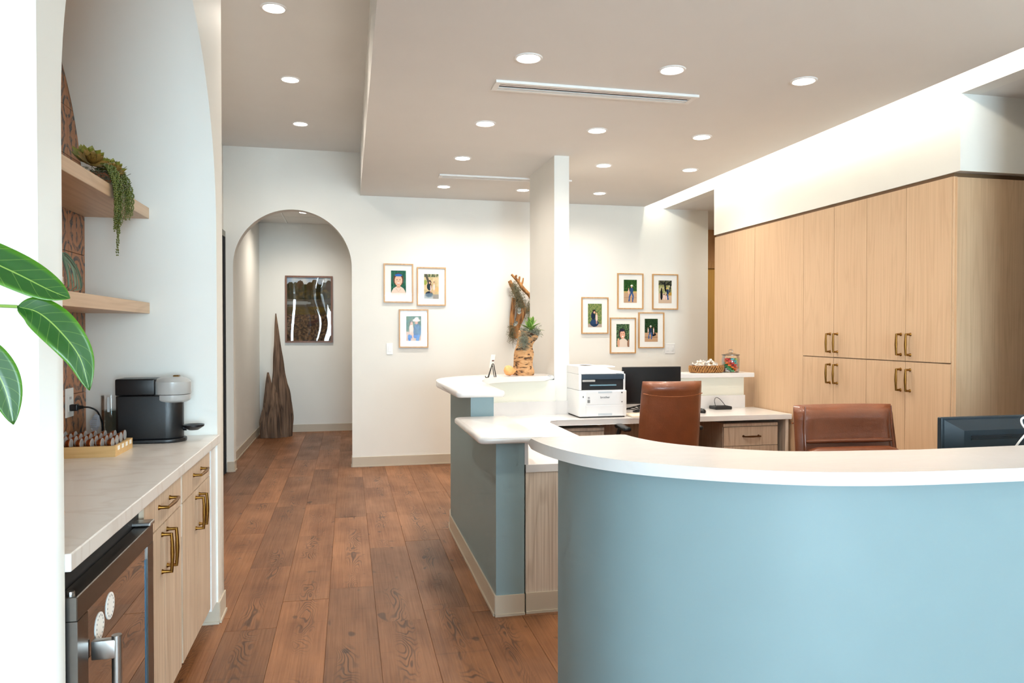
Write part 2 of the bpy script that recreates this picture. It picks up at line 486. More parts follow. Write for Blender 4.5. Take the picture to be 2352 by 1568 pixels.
def floor_mat():
    m, nt, b = new_mat('plank_floor'); N = nt.nodes; L = nt.links
    tc = N.new('ShaderNodeTexCoord'); oi = N.new('ShaderNodeObjectInfo')
    sc = N.new('ShaderNodeVectorMath'); sc.operation = 'SCALE'; sc.inputs[0].default_value = (0, 37.3, 19.1)
    L.new(oi.outputs['Random'], sc.inputs['Scale'])
    ad = N.new('ShaderNodeVectorMath'); ad.operation = 'ADD'
    L.new(tc.outputs['Object'], ad.inputs[0]); L.new(sc.outputs[0], ad.inputs[1])
    def nz(sx, sy, sz, detail, dist=0.0):
        mp = N.new('ShaderNodeMapping'); mp.inputs['Scale'].default_value = (sx, sy, sz)
        L.new(ad.outputs[0], mp.inputs[0])
        n = N.new('ShaderNodeTexNoise'); n.inputs['Scale'].default_value = 1; n.inputs['Detail'].default_value = detail; n.inputs['Distortion'].default_value = dist
        L.new(mp.outputs[0], n.inputs['Vector'])
        return n.outputs['Fac']
    def math_(op, a, bb=None, clamp=False):
        n = N.new('ShaderNodeMath'); n.operation = op; n.use_clamp = clamp
        for i, v in enumerate((a, bb)):
            if v is None: continue
            if isinstance(v, (int, float)): n.inputs[i].default_value = v
            else: L.new(v, n.inputs[i])
        return n.outputs[0]
    def rng(v, a, c, d, e):
        n = N.new('ShaderNodeMapRange'); L.new(v, n.inputs[0])
        for i, q in enumerate((a, c, d, e)): n.inputs[i + 1].default_value = q
        return n.outputs[0]
    fine = rng(nz(120, 3, 1, 4), 0.3, 0.7, 0, 1)
    blot = rng(nz(4, 2.2, 1, 3), 0.3, 0.7, 0, 1)
    saw = rng(nz(1.2, 26, 1, 3), 0.60, 0.74, 0, 1)
    # cathedral rings down the heart of each plank
    heart = nz(7.5, 2.4, 1, 1.5, 0.35)
    rings = math_('SINE', math_('MULTIPLY', heart, 150))
    rings = rng(rings, 0.1, 0.9, 0, 1)
    sx = N.new('ShaderNodeSeparateXYZ'); L.new(tc.outputs['Object'], sx.inputs[0])
    wob = math_('MULTIPLY', math_('SUBTRACT', nz(0.5, 1.1, 1, 1), 0.5), 0.16)
    cen = math_('ABSOLUTE', math_('ADD', sx.outputs['X'], wob))
    mask = rng(cen, 0.01, 0.06, 1, 0)
    seg = rng(nz(0.4, 1.7, 1, 1), 0.44, 0.54, 0, 1)
    rings = math_('MULTIPLY', math_('MULTIPLY', rings, mask), seg)
    knot = rng(nz(16, 9, 1, 0), 0.79, 0.84, 0, 1)
    pl = rng(oi.outputs['Random'], 0, 1, 0.72, 1.22)
    mx = N.new('ShaderNodeMix'); mx.data_type = 'RGBA'
    mx.inputs[6].default_value = (*lin((158, 106, 66)), 1); mx.inputs[7].default_value = (*lin((110, 68, 38)), 1)
    f = math_('ADD', math_('MULTIPLY', fine, 0.4), math_('MULTIPLY', blot, 0.75), True)
    L.new(f, mx.inputs[0])
    mx2 = N.new('ShaderNodeMix'); mx2.data_type = 'RGBA'
    mx2.inputs[7].default_value = (*lin((62, 36, 20)), 1)
    dk = math_('ADD', math_('ADD', math_('MULTIPLY', rings, 0.8), math_('MULTIPLY', knot, 0.75)), math_('MULTIPLY', math_('MULTIPLY', saw, blot), 0.5), True)
    L.new(dk, mx2.inputs[0]); L.new(mx.outputs[2], mx2.inputs[6])
    vs = N.new('ShaderNodeVectorMath'); vs.operation = 'SCALE'
    L.new(mx2.outputs[2], vs.inputs[0]); L.new(pl, vs.inputs['Scale'])
    L.new(vs.outputs[0], b.inputs['Base Color'])
    rr = rng(f, 0, 1, 0.36, 0.5); L.new(rr, b.inputs['Roughness'])
    bn = N.new('ShaderNodeBump'); bn.inputs['Strength'].default_value = 0.25; bn.inputs['Distance'].default_value = 0.002
    L.new(math_('SUBTRACT', fine, dk), bn.inputs['Height']); L.new(bn.outputs[0], b.inputs['Normal'])
    return m
M['floor'] = floor_mat()

def tile_mat():
    m, nt, b = new_mat('patterned_terracotta_tile'); N = nt.nodes; L = nt.links
    uv = N.new('ShaderNodeUVMap'); uv.uv_map = 'UVMap'
    sp = N.new('ShaderNodeSeparateXYZ'); L.new(uv.outputs[0], sp.inputs[0])
    def mt(op, a, c=None, cl=False):
        n = N.new('ShaderNodeMath'); n.operation = op; n.use_clamp = cl
        for i, v in enumerate((a, c)):
            if v is None: continue
            if isinstance(v, (int, float)): n.inputs[i].default_value = v
            else: L.new(v, n.inputs[i])
        return n.outputs[0]
    def band(d, c, w):
        return mt('LESS_THAN', mt('ABSOLUTE', mt('SUBTRACT', d, c)), w)
    u = mt('SUBTRACT', sp.outputs[0], 0.5); v = mt('SUBTRACT', sp.outputs[1], 0.5)
    au = mt('ABSOLUTE', u); av = mt('ABSOLUTE', v)
    ln = lambda a, c: mt('SQRT', mt('ADD', mt('MULTIPLY', a, a), mt('MULTIPLY', c, c)))
    d0 = ln(mt('MULTIPLY', u, 1.25), v)
    dc = ln(mt('SUBTRACT', au, 0.5), mt('SUBTRACT', av, 0.5))
    petal = ln(mt('MULTIPLY', u, 2.6), mt('SUBTRACT', av, 0.16))
    side = ln(mt('SUBTRACT', au, 0.30), mt('MULTIPLY', mt('SUBTRACT', av, 0.12), 1.6))
    pat = mt('MAXIMUM', band(d0, 0.40, 0.05), mt('LESS_THAN', petal, 0.13))
    pat = mt('MAXIMUM', pat, band(dc, 0.20, 0.035))
    pat = mt('MAXIMUM', pat, band(side, 0.07, 0.022))
    tc = N.new('ShaderNodeTexCoord')
    n = N.new('ShaderNodeTexNoise'); n.inputs['Scale'].default_value = 45; n.inputs['Detail'].default_value = 4
    L.new(tc.outputs['Object'], n.inputs['Vector'])
    wear = N.new('ShaderNodeMapRange'); L.new(n.outputs['Fac'], wear.inputs[0]); wear.inputs[1].default_value = 0.3; wear.inputs[2].default_value = 0.6
    fac = mt('MULTIPLY', pat, wear.outputs[0])
    g = N.new('ShaderNodeMix'); g.data_type = 'RGBA'
    g.inputs[6].default_value = (*lin((190, 134, 94)), 1); g.inputs[7].default_value = (*lin((150, 100, 68)), 1)
    L.new(n.outputs['Fac'], g.inputs[0])
    mx = N.new('ShaderNodeMix'); mx.data_type = 'RGBA'; mx.inputs[7].default_value = (*lin((58, 62, 66)), 1)
    L.new(fac, mx.inputs[0]); L.new(g.outputs[2], mx.inputs[6]); L.new(mx.outputs[2], b.inputs['Base Color'])
    b.inputs['Roughness'].default_value = 0.5
    return m
M['tile'] = tile_mat()

def leaf_mat(name, top, vein, edge):
    m, nt, b = new_mat(name); N = nt.nodes; L = nt.links
    uv = N.new('ShaderNodeUVMap'); uv.uv_map = 'UVMap'
    sp = N.new('ShaderNodeSeparateXYZ'); L.new(uv.outputs[0], sp.inputs[0])
    def mt(op, a, c=None, cl=False):
        n = N.new('ShaderNodeMath'); n.operation = op; n.use_clamp = cl
        for i, v in enumerate((a, c)):
            if v is None: continue
            if isinstance(v, (int, float)): n.inputs[i].default_value = v
            else: L.new(v, n.inputs[i])
        return n.outputs[0]
    av = mt('ABSOLUTE', mt('SUBTRACT', mt('MULTIPLY', sp.outputs[1], 2), 1))
    ph = mt('FRACT', mt('MULTIPLY', mt('SUBTRACT', sp.outputs[0], mt('MULTIPLY', av, 0.16)), 9))
    vn = mt('LESS_THAN', mt('ABSOLUTE', mt('SUBTRACT', ph, 0.5)), 0.03)
    mid = mt('LESS_THAN', av, 0.035)
    ve = mt('MAXIMUM', mt('MULTIPLY', vn, 0.28), mt('MULTIPLY', mid, 0.8))
    ed = N.new('ShaderNodeMapRange'); L.new(av, ed.inputs[0]); ed.inputs[1].default_value = 0.72; ed.inputs[2].default_value = 1.0; ed.inputs[4].default_value = 0.8
    g = N.new('ShaderNodeMix'); g.data_type = 'RGBA'
    g.inputs[6].default_value = (*lin(top), 1); g.inputs[7].default_value = (*lin(edge), 1)
    L.new(ed.outputs[0], g.inputs[0])
    mx = N.new('ShaderNodeMix'); mx.data_type = 'RGBA'; mx.inputs[7].default_value = (*lin(vein), 1)
    L.new(ve, mx.inputs[0]); L.new(g.outputs[2], mx.inputs[6]); L.new(mx.outputs[2], b.inputs['Base Color'])
    b.inputs['Roughness'].default_value = 0.35
    setc(b, 'Subsurface Weight', 0.0)
    return m
M['leaf'] = leaf_mat('broad_leaf', (34, 80, 24), (140, 168, 78), (84, 140, 22))
M['leaf_var'] = leaf_mat('variegated_leaf', (96, 140, 52), (190, 206, 120), (206, 216, 130))

# ------------------------------------------------------------------ room shell
YF = 7.59      # far wall
# floor slab and planks
fl = struct('floor', bx(-2.7, 5.3, -6.0, 10.6, -0.12, -0.004), M['floor'], 'brown wood-look plank floor running towards the arch')
PW = 0.2285
pm = {}
rnd = random.Random(11)
plank_mats = M['floor']
def plank_mesh(w, l):
    key = (round(w, 3), round(l, 3))
    if key not in pm:
        bm = bx(-w / 2 + 0.0006, w / 2 - 0.0006, -l / 2 + 0.0006, l / 2 - 0.0006, -0.004, 0.0)
        es = [e for e in bm.edges if all(abs(v.co.z) < 1e-6 for v in e.verts)]
        bmesh.ops.bevel(bm, geom=es, offset=0.0008, segments=1, affect='EDGES')
        me = bpy.data.meshes.new('plank'); bm.to_mesh(me); bm.free()
        me.materials.append(M['floor'])
        pm[key] = me
    return pm[key]
k0 = -5
for k in range(k0, 16):
    x = -0.1 + k * PW + PW / 2
    if x - PW / 2 < -1.26 or x > 3.4: continue
    ya, yb = (1.3, 10.43) if x < 1.25 else (1.9, 7.59)
    y = ya - rnd.random() * 1.0
    if k == 0: y = 3.71 - 2.44
    if k == -1: y = 4.18 - 2.44 - 0.61
    if k == 1: y = 3.29 - 1.22 - 0.4
    while y < yb:
        l = rnd.choice((1.22, 1.22, 0.915, 1.525))
        a, b_ = max(y, ya), min(y + l, yb)
        if b_ - a > 0.08:
            o = bpy.data.objects.new('plank', plank_mesh(PW, round(b_ - a, 2)))
            COL.objects.link(o); o.parent = fl
            o.location = Vector((x, (a + b_) / 2, 0.0)) - fl.location
        y += l

# far wall with the arch
bm = B(); arch_wall(bm, -1.30, 0.12, 3.25, -0.529, 0.565, 2.01, YF, YF + 0.13, 'X')
struct('wall_far', bm, M['wall'], 'white far wall with the tall arched passage')
struct('wall_far_gallery', bx(0.12, 3.94, YF, YF + 0.13, 0, 3.25), M['wall'], 'white far wall hung with framed family photographs')
# left wall beyond the niche, with the dark door
struct('wall_left', bx(-1.30, -1.18, 3.82, YF, 0, 3.25), M['wall'], 'white left wall behind the coffee niche')
dr = struct('door_1', bx(-1.18, -1.165, 6.58, 7.50, 0, 2.28), M['door_dark'], 'dark door seen edge-on beside the arch')
struct('trim_1', bx(-1.18, -1.155, 6.52, 7.545, 2.28, 2.335), M['metalframe'], 'grey metal head of the dark door frame')
struct('trim_2', bx(-1.18, -1.155, 7.50, 7.545, 0, 2.28), M['mattblack'], 'dark jamb of the door beside the arch')
# coffee niche bump-out: arched wall, vault and back
NY0, NY1, NX = 1.63, 3.82, -0.60
bm = B(); arch_wall(bm, NY0, NY1, 3.25, 2.706, 0.95, 1.84, NX, -1.165, 'Y', n=56)
nw = struct('wall_niche', bm, M['wall'], 'white wall bump-out with deep arched coffee niche', smooth=True, autosmooth=30)
struct('wall_niche_back', bx(-1.30, -1.172, NY0 + 0.121, NY1, 0, 3.25), M['wall'], 'back of the arched coffee niche')
struct('wall_left_near', bx(-2.7, -1.1655, NY0, NY0 + 0.12, 0, 3.25), M['wall'], 'bright white wall return at the left edge')
struct('wall_left_window_side', bx(-2.72, -2.6, -6.0, NY0, 0, 3.25), M['wall'], 'white wall of the waiting area beside the camera')
# tiles on the back of the niche
tb = struct('wall_tile_panel', bx(-1.172, -1.164, 1.757, 3.656, 0.89, 1.84), M['gap'], 'patterned terracotta tile lining the back of the niche')
TS = 0.203
def tile_mesh(y0, y1, z0, z1, cy, cz):
    bm = B()
    # clip the square to the arch
    pts = []
    for (y, z) in ((y0, z0), (y1, z0), (y1, z1), (y0, z1)):
        pts.append((y, z))
    res = []
    n = 8
    for i in range(4):
        a, c = pts[i], pts[(i + 1) % 4]
        for k in range(n):
            y = a[0] + (c[0] - a[0]) * k / n; z = a[1] + (c[1] - a[1]) * k / n
            if z > 1.84:
                dy, dz = y - 2.706, z - 1.84
                d = math.hypot(dy, dz)
                if d > 0.949:
                    y, z = 2.706 + dy * 0.949 / d, 1.84 + dz * 0.949 / d
            else:
                y = min(max(y, 1.758), 3.655)
            res.append((y, z))
    lo = [bm.verts.new((0.0, y - cy, z - cz)) for y, z in res]
    hi = [bm.verts.new((0.007, y - cy, z - cz)) for y, z in res]
    f = bm.faces.new(hi); bm.faces.new(lo[::-1])
    for i in range(len(res)):
        bm.faces.new((lo[i], lo[(i + 1) % len(res)], hi[(i + 1) % len(res)], hi[i]))
    bmesh.ops.recalc_face_normals(bm, faces=bm.faces)
    uvl = bm.loops.layers.uv.new('UVMap')
    for fc in bm.faces:
        for lp in fc.loops:
            lp[uvl].uv = (lp.vert.co.y / TS + 0.5, lp.vert.co.z / TS + 0.5)
    me = bpy.data.meshes.new('tile'); bm.to_mesh(me); bm.free(); me.materials.append(M['tile'])
    return me
full = None
for i in range(10):
    for j in range(10):
        y1 = 3.656 - i * TS; y0 = y1 - TS; z0 = 0.898 + j * TS; z1 = z0 + TS
        g = 0.0012
        corners = [(y, z) for y in (y0, y1) for z in (z0, z1)]
        ins = [z <= 1.84 or math.hypot(y - 2.706, z - 1.84) < 0.95 for y, z in corners]
        if not any(ins) and math.hypot((y0 + y1) / 2 - 2.706, (z0 + z1) / 2 - 1.84) > 0.9: continue
        cy, cz = (y0 + y1) / 2, (z0 + z1) / 2
        if all(ins) and y0 > 1.757:
            if full is None: full = tile_mesh(y0 + g, y1 - g, z0 + g, z1 - g, cy, cz)
            me = full
        else:
            me = tile_mesh(y0 + g, y1 - g, z0 + g, z1 - g, cy, cz)
        o = bpy.data.objects.new('tile', me); COL.objects.link(o); o.parent = tb
        o.location = Vector((-1.164, cy, cz)) - tb.location

# ceilings
struct('ceiling_upper', bx(-2.7, 0.2, -6.0, YF, 3.17, 3.25), M['ceil'], 'raised beige ceiling over the walkway')
bm = B(); box(bm, 0.12, 3.185, -6.0, YF, 2.74, 2.79); box(bm, 0.12, 0.17, -6.0, YF, 2.79, 3.20)
struct('ceiling', bm, M['ceil'], 'lowered beige ceiling over the reception desk')
struct('ceiling_cove_top', bx(3.10, 3.55, -6.0, YF, 3.02, 3.06), M['ceil'], 'top of the lit slot along the right wall')
struct('ceiling_passage', bx(3.52, 5.3, -6.0, 9.6, 2.722, 2.80), M['ceil'], 'low ceiling of the side passage on the right')
# right: header running above cabinets and openings
struct('wall_right_header', bx(3.40, 3.52, -6.0, YF, 2.722, 3.06), M['wall'], 'white header lit from the ceiling slot')
struct('wall_right', bx(3.40, 5.3, 3.544, 6.43, 2.285, 2.722), M['wall'], 'white wall above the tall oak cabinets')
struct('wall_added_shade', bx(3.40, 3.52, -6.0, 2.80, 0, 2.722), M['wall'], 'unseen white wall added to shade the side passage from the windows')  # unseen wall, added to keep window light off the cabinet end
struct('wall_passage_side', bx(5.2, 5.32, -6.0, 9.6, 0, 3.06), M['wall'], 'outer wall of the side passage')
struct('wall_passage_return', bx(3.81, 3.935, YF + 0.13, 9.0, 0, 2.75), M['wall'], 'return wall of the side passage beyond the photographs')
wpe = struct('wall_passage_end', bx(3.94, 5.3, 9.0, 9.12, 0, 2.75), wood('passage_panel', (206, 158, 108), (186, 138, 92), 'Z', 0.5, 0.5), 'warm tan wall at the end of the side passage')
d2 = struct('door_2', bx(4.46, 5.15, 8.965, 8.995, 0, 2.20), M['warmwood'], 'yellowish wooden door at the end of the side passage')
struct('trim_3', bx(4.36, 4.455, 8.94, 8.998, 0, 2.28), M['frame_oak'], 'brown door jamb at the end of the side passage')
struct('trim_4', bx(4.36, 5.2, 8.94, 8.998, 2.205, 2.30), M['frame_oak'], 'brown door head at the end of the side passage')
# narrow wall stub standing in the desk
struct('wall_stub', bx(1.57, 1.69, 5.54, 6.33, 0, 2.74), M['wall'], 'narrow white wall stub rising from the desk to the ceiling')
# corridor behind the arch
struct('wall_corridor_left', bx(-1.30, -1.17, YF + 0.13, 10.43, 0, 3.0), M['wall'], 'left wall of the corridor behind the arch')
struct('wall_corridor_end', bx(-1.30, 1.6, 10.43, 10.55, 0, 3.0), M['wall'], 'end wall of the corridor behind the arch')
struct('wall_corridor_right', bx(1.5, 1.62, YF + 0.13, 10.43, 0, 3.0), M['wall'], 'right wall of the corridor behind the arch')
cc = struct('ceiling_corridor', bx(-1.17, 1.5, YF + 0.13, 10.43, 2.852, 2.95), M['ceil'], 'panelled ceiling of the corridor behind the arch')
cp = None
for i in range(3):
    for j in range(5):
        x0 = -0.80 + (i - 1) * 0.61; y1 = 10.42 - j * 0.61
        if i == 0: x0, w = -1.165, 0.36
        else: w = 0.60
        y0 = max(y1 - 0.60, YF + 0.14)
        if y1 - y0 < 0.1: continue
        obj('panel', bx(x0 + 0.004, x0 + w, y0 + 0.004, y1, 2.838, 2.852), M['ceil'], cc)
for x0 in (-0.808, -0.198):
    obj('grid_bar', bx(x0 - 0.008, x0 + 0.010, YF + 0.13, 10.43, 2.833, 2.852), M['white'], cc)
# window wall behind the camera
bm = B()
box(bm, -0.30, 2.40, -6.02, -5.9, 0, 0.30); box(bm, -0.30, 2.40, -6.02, -5.9, 2.50, 3.25); box(bm, 2.40, 5.3, -6.02, -5.9, 0, 3.25); box(bm, -2.7, -0.30, -6.02, -5.9, 0, 3.25)
struct('wall_window', bm, M['wall'], 'storefront wall with windows behind the camera')
for i in range(2):
    x0 = -0.30 + i * 1.35
    bm = B()
    for a in (x0, x0 + 1.29): box(bm, a, a + 0.06, -6.0, -5.92, 0.30, 2.50)
    for z in (0.30, 2.44): box(bm, x0 + 0.06, x0 + 1.29, -6.0, -5.92, z, z + 0.06)
    w = struct('window_%d' % (i + 1), bm, M['metalframe'], 'tall storefront window behind the camera')
    obj('pane', bx(x0 + 0.06, x0 + 1.29, -5.965, -5.955, 0.36, 2.44), M['glass'], w)
struct('ground', bx(-14, 16, -30, -6.02, -0.2, -0.12), simple('lawn', (92, 130, 60), 0.9, 0, 0.3, 3), 'green lawn outside the storefront windows')

# baseboards (vinyl cove base with a small toe)
def basebd(name, x0, x1, y0, y1, face, label):
    bm = B()
    box(bm, x0, x1, y0, y1, 0, 0.1, r=0.0015, seg=1)
    t = 0.006
    if face == '-Y': box(bm, x0, x1, y0 - t, y0, 0, 0.012)
    if face == '+X': box(bm, x1, x1 + t, y0, y1, 0, 0.012)
    if face == '-X': box(bm, x0 - t, x0, y0, y1, 0, 0.012)
    return struct(name, bm, M['base'], label)
basebd('baseboard_far', 0.036, 1.45, YF - 0.008, YF, '-Y', 'beige base strip under the three photographs')
basebd('baseboard_far_left', -1.155, -1.094, YF - 0.008, YF, '-Y', 'short beige base strip left of the arch')
basebd('baseboard_gallery', 1.7, 3.94, YF - 0.008, YF, '-Y', 'beige base strip under the five photographs')
basebd('baseboard_jamb', -1.094, -1.088, YF, YF + 0.13, '+X', 'beige base strip on the left arch jamb')
basebd('baseboard_jamb_right', 0.030, 0.036, YF, YF + 0.13, '-X', 'beige base strip on the right arch jamb')
basebd('baseboard_corridor_left', -1.17, -1.162, YF + 0.13, 10.43, '+X', 'beige base strip along the corridor left wall')
basebd('baseboard_corridor_end', -1.162, 1.5, 10.422, 10.43, '-Y', 'beige base strip along the corridor end wall')
basebd('baseboard_pier', NX, NX + 0.008, 3.656, NY1 + 0.006, '+X', 'beige base strip on the pier of the coffee niche')
basebd('baseboard_pier_jamb', -0.70, NX + 0.006, 3.648, 3.656, '-Y', 'white base strip wrapping into the coffee niche')
basebd('baseboard_near_pier', NX, NX + 0.008, NY0, 1.757, '+X', 'beige base strip on the near pier')

# ------------------------------------------------------------------ recessed lights
def ring_bm(r0, r1, h, n=32):
    bm = B(); lathe(bm, [(r0, -0.002), (r0 + 0.004, -h), (r1 - 0.004, -h * 0.8), (r1, 0.0), (r0, 0.0)], (0, 0, 0), n); return bm
def disc_bm(r, z0, z1, n=32):
    bm = B(); lathe(bm, [(0.0, z0), (r * 0.97, z0), (r, z1), (0.0, z1)], (0, 0, 0), n); return bm
SPOT = (1.0, 0.90, 0.78)
def downlight(x, y, z, label, power):
    t = thing('downlight', label, 'ceiling light', (0, 0, 0), 'recessed downlights')
    obj('trim_ring', ring_bm(0.056, 0.072, 0.006), M['white'], t, smooth=True)
    obj('diffuser', disc_bm(0.0555, -0.004, -0.001), M['led'], t)
    t.location = (x, y, z)
    l = bpy.data.lights.new('downlight_lamp', 'SPOT'); l.energy = power; l.color = SPOT
    l.spot_size = R(160); l.spot_blend = 1.0; l.shadow_soft_size = 0.05
    o = bpy.data.objects.new('downlight_lamp', l); COL.objects.link(o); o.parent = t; o.location = (0, 0, -0.02)
    return t
rows = [(3.60, (0.885, 1.66, 2.435), ('nearest row', ('left', 'middle', 'right'))),
        (4.79, (0.885, 1.66, 2.435), ('second row', ('left', 'middle', 'right'))),
        (5.78, (0.885, 2.06, 2.83), ('third row', ('left', 'middle', 'right'))),
        (6.95, (0.885, 1.655, 2.435), ('farthest row', ('left', 'middle', 'right')))]
for y, xs, (rw, nm) in rows:
    for x, n_ in zip(xs, nm):
        downlight(x, y, 2.74, 'lit round downlight, %s one of the %s in the lowered ceiling' % (n_, rw), SPOT_W)
for x, n_ in ((0.885, 'left'), (1.66, 'middle'), (2.435, 'right')):   # the grid goes on over the front of the desk, outside the frame
    downlight(x, 2.40, 2.74, 'lit round downlight above the curved front desk, %s one of its row' % n_, SPOT_W)
for y, n_ in ((4.31, 'nearest'), (5.50, 'middle'), (6.65, 'farthest')):
    downlight(-0.40, y, 3.17, 'lit round downlight over the walkway, %s of the three in the raised ceiling' % n_, SPOT_W)
downlight(-0.53, 9.43, 2.838, 'lit round downlight in the corridor ceiling behind the arch', SPOT_W * 2.3)
downlight(4.25, 6.85, 2.722, 'unseen round downlight added behind the cabinets to brighten the far wall', SPOT_W * 0.9)  # added lamp, hidden by the cabinets, brightens the right end of the far wall
downlight(4.6, 8.3, 2.722, 'unseen round downlight added to warm the wall around the yellowish passage door', SPOT_W * 0.5)  # added lamp out of view, gives the passage end its warm light

# cove strip behind the ceiling lip
cv = obj('light_strip', bx(3.19, 3.20, -5.8, YF - 0.02, 2.80, 2.815), M['cove'])
tag(cv, 'warm white light strip hidden in the ceiling slot along the right wall', 'light strip')

# slot diffusers
def vent(x0, x1, y0, y1, label):
    t = thing('air_vent', label, 'air vent', ((x0 + x1) / 2, (y0 + y1) / 2, 2.74), 'linear slot vents')
    bm = B()
    fz0, fz1 = 2.730, 2.7405
    box(bm, x0, x1, y0, y0 + 0.028, fz0 - 0.004, fz1); box(bm, x0, x1, y1 - 0.028, y1, fz0, fz1)
    box(bm, x0, x0 + 0.03, y0 + 0.028, y1 - 0.028, fz0, fz1); box(bm, x1 - 0.03, x1, y0 + 0.028, y1 - 0.028, fz0, fz1)
    obj('frame', bm, M['white'], t)
    obj('backing', bx(x0 + 0.03, x1 - 0.03, y0 + 0.028, y1 - 0.028, 2.7385, 2.7405), M['gap'], t)
    n = 2
    for k in range(n):
        yy = y0 + 0.028 + (y1 - y0 - 0.056) * (k + 0.62) / n
        obj('slat', bx(x0 + 0.03, x1 - 0.03, yy - 0.008, yy + 0.008, 2.731, 2.738), M['white'], t)
vent(0.79, 1.99, 3.945, 4.10, 'long white slot vent in the ceiling between the nearest rows of downlights')
vent(0.78, 1.98, 6.40, 6.53, 'far white slot vent, partly hidden behind the wall stub')

# ------------------------------------------------------------------ reception desk, front curved section
def arcpts(pl, n=6):
    return [(p.x, p.y) for p in bez([(a, b_, 0) for a, b_ in pl], n)]
outer = arcpts([(0.562, 2.29), (0.575, 2.13), (0.618, 1.968), (0.687, 1.845), (0.787, 1.745), (0.94, 1.642), (1.12, 1.563), (1.33, 1.522), (1.62, 1.506)], 5) + [(2.2, 1.506), (3.2, 1.506)]
inner = arcpts([(0.885, 2.30), (0.902, 2.19), (0.942, 2.085), (1.01, 2.00), (1.12, 1.91), (1.265, 1.848), (1.60, 1.806)], 5) + [(2.2, 1.806), (3.2, 1.806)]
t = thing('reception_desk', 'curved pale blue front desk with a white bullnose counter', 'reception desk', (1.6, 1.75, 0))
bm = B(); prism(bm, outer + inner[::-1], 0.998, 1.031, r=0.0155, seg=4)
obj('counter_top', bm, M['quartz'], t, smooth=True, autosmooth=50)
po = offset_poly(outer, -0.0)
def inset(pl, d):
    q = offset_poly(pl, -d)
    if q[0][0] < pl[0][0]: q = offset_poly(pl, d)
    return q
pan_o = inset(outer, 0.099); pan_i = inset(outer, 0.225)
pan_o[0] = (pan_o[0][0], 2.285); pan_i[0] = (pan_i[0][0], 2.285)
bm = B(); strip(bm, pan_o, pan_i, 0.10, 0.998)
obj('front_panel', bm, M['blue'], t, smooth=True, autosmooth=40)
bm = B(); strip(bm, inset(outer, 0.094), inset(outer, 0.228), 0.0, 0.10)
obj('cove_base', bm, M['base'], t, smooth=True)
ws_in = [(1.02, 2.75), (1.06, 2.55), (1.2, 2.42), (1.4, 2.38), (3.2, 2.38)]
bm = B(); prism(bm, pan_i[6:] + [(3.2, 2.38), (1.4, 2.38), (1.15, 2.35), (1.0, 2.28)], 0.685, 0.725)
obj('work_surface', bm, M['quartz'], t)
for xx in (1.25, 2.1, 3.1):
    obj('support_panel', bx(xx, xx + 0.02, 1.75, 2.32, 0.0, 0.685), M['oak_grey'], t)

# ------------------------------------------------------------------ side counter with two tiers
t = thing('side_counter', 'blue-grey side counter with a low and a raised white top', 'reception counter', (0.76, 4.4, 0))
wall_o = [(0.69, 3.455), (0.69, 4.2), (0.69, 5.0)] + arcpts([(0.69, 5.05), (0.715, 5.22), (0.79, 5.39), (0.91, 5.52), (1.07, 5.61), (1.26, 5.65), (1.568, 5.66)], 4)
wall_i = inset(wall_o, 0.14)
wall_i = offset_poly(wall_o, -0.14)
bm = B(); strip(bm, wall_o, wall_i, 0.0, 0.842); obj('side_panel', bm, M['blue'], t, smooth=True, autosmooth=35)
up_o = [(0.69, 4.20)] + wall_o[2:]
up_i = offset_poly(up_o, -0.135)
bm = B(); strip(bm, up_o, up_i, 0.842, 0.993); obj('raised_panel', bm, M['blue'], t, smooth=True, autosmooth=35)
# cream inner face of the raised wall
ii = [(p[0], p[1]) for p in wall_i if p[1] > 4.9]
jj = offset_poly(ii, -0.006)
bm = B(); strip(bm, ii, jj, 0.725, 0.993); obj('inner_lining', bm, M['cream'], t, smooth=True)
kk = offset_poly(ii, -0.022)
bm = B(); strip(bm, jj, kk, 0.725, 0.83); obj('backsplash', bm, M['quartz'], t, smooth=True)
lo_pts = [(0.59, 3.40), (0.60, 3.375), (0.63, 3.365), (0.90, 3.365), (0.90, 4.195), (0.66, 4.195), (0.61, 4.185), (0.59, 4.16)]
bm = B(); prism(bm, lo_pts, 0.842, 0.880, r=0.017, seg=4); obj('low_counter_top', bm, M['quartz'], t, smooth=True, autosmooth=50)
hi_pts = [(0.595, 4.16), (0.605, 4.135), (0.63, 4.125), (0.865, 4.125), (0.88, 4.14)] + \
    arcpts([(0.88, 4.75), (0.893, 4.95), (0.94, 5.13), (1.03, 5.26), (1.17, 5.355), (1.33, 5.40), (1.50, 5.415)], 4) + [(1.50, 5.53), (1.565, 5.53), (1.565, 5.755), (1.30, 5.75)] + \
    arcpts([(1.22, 5.745), (1.03, 5.69), (0.86, 5.59), (0.73, 5.46), (0.645, 5.32), (0.60, 5.15), (0.585, 4.95)], 4)
bm = B(); prism(bm, hi_pts, 0.993, 1.030, r=0.016, seg=4); obj('raised_counter_top', bm, M['quartz'], t, smooth=True, autosmooth=50)
co = offset_poly(wall_o, 0.008)
if co[0][0] > 0.69: co = offset_poly(wall_o, -0.008)
bm = B(); strip(bm, co, wall_o, 0.0, 0.1); 
co2 = offset_poly(wall_o, 0.014 if co[0][0] < 0.69 else -0.014)
strip(bm, co2, wall_o, 0.0, 0.012)
box(bm, 0.684, 0.83, 3.447, 3.455, 0, 0.1); box(bm, 0.684, 0.83, 3.441, 3.447, 0, 0.012)
obj('cove_base', bm, M['base'], t)
obj('end_backsplash', bx(0.832, 0.85, 3.458, 4.30, 0.725, 0.842), M['quartz'], t)

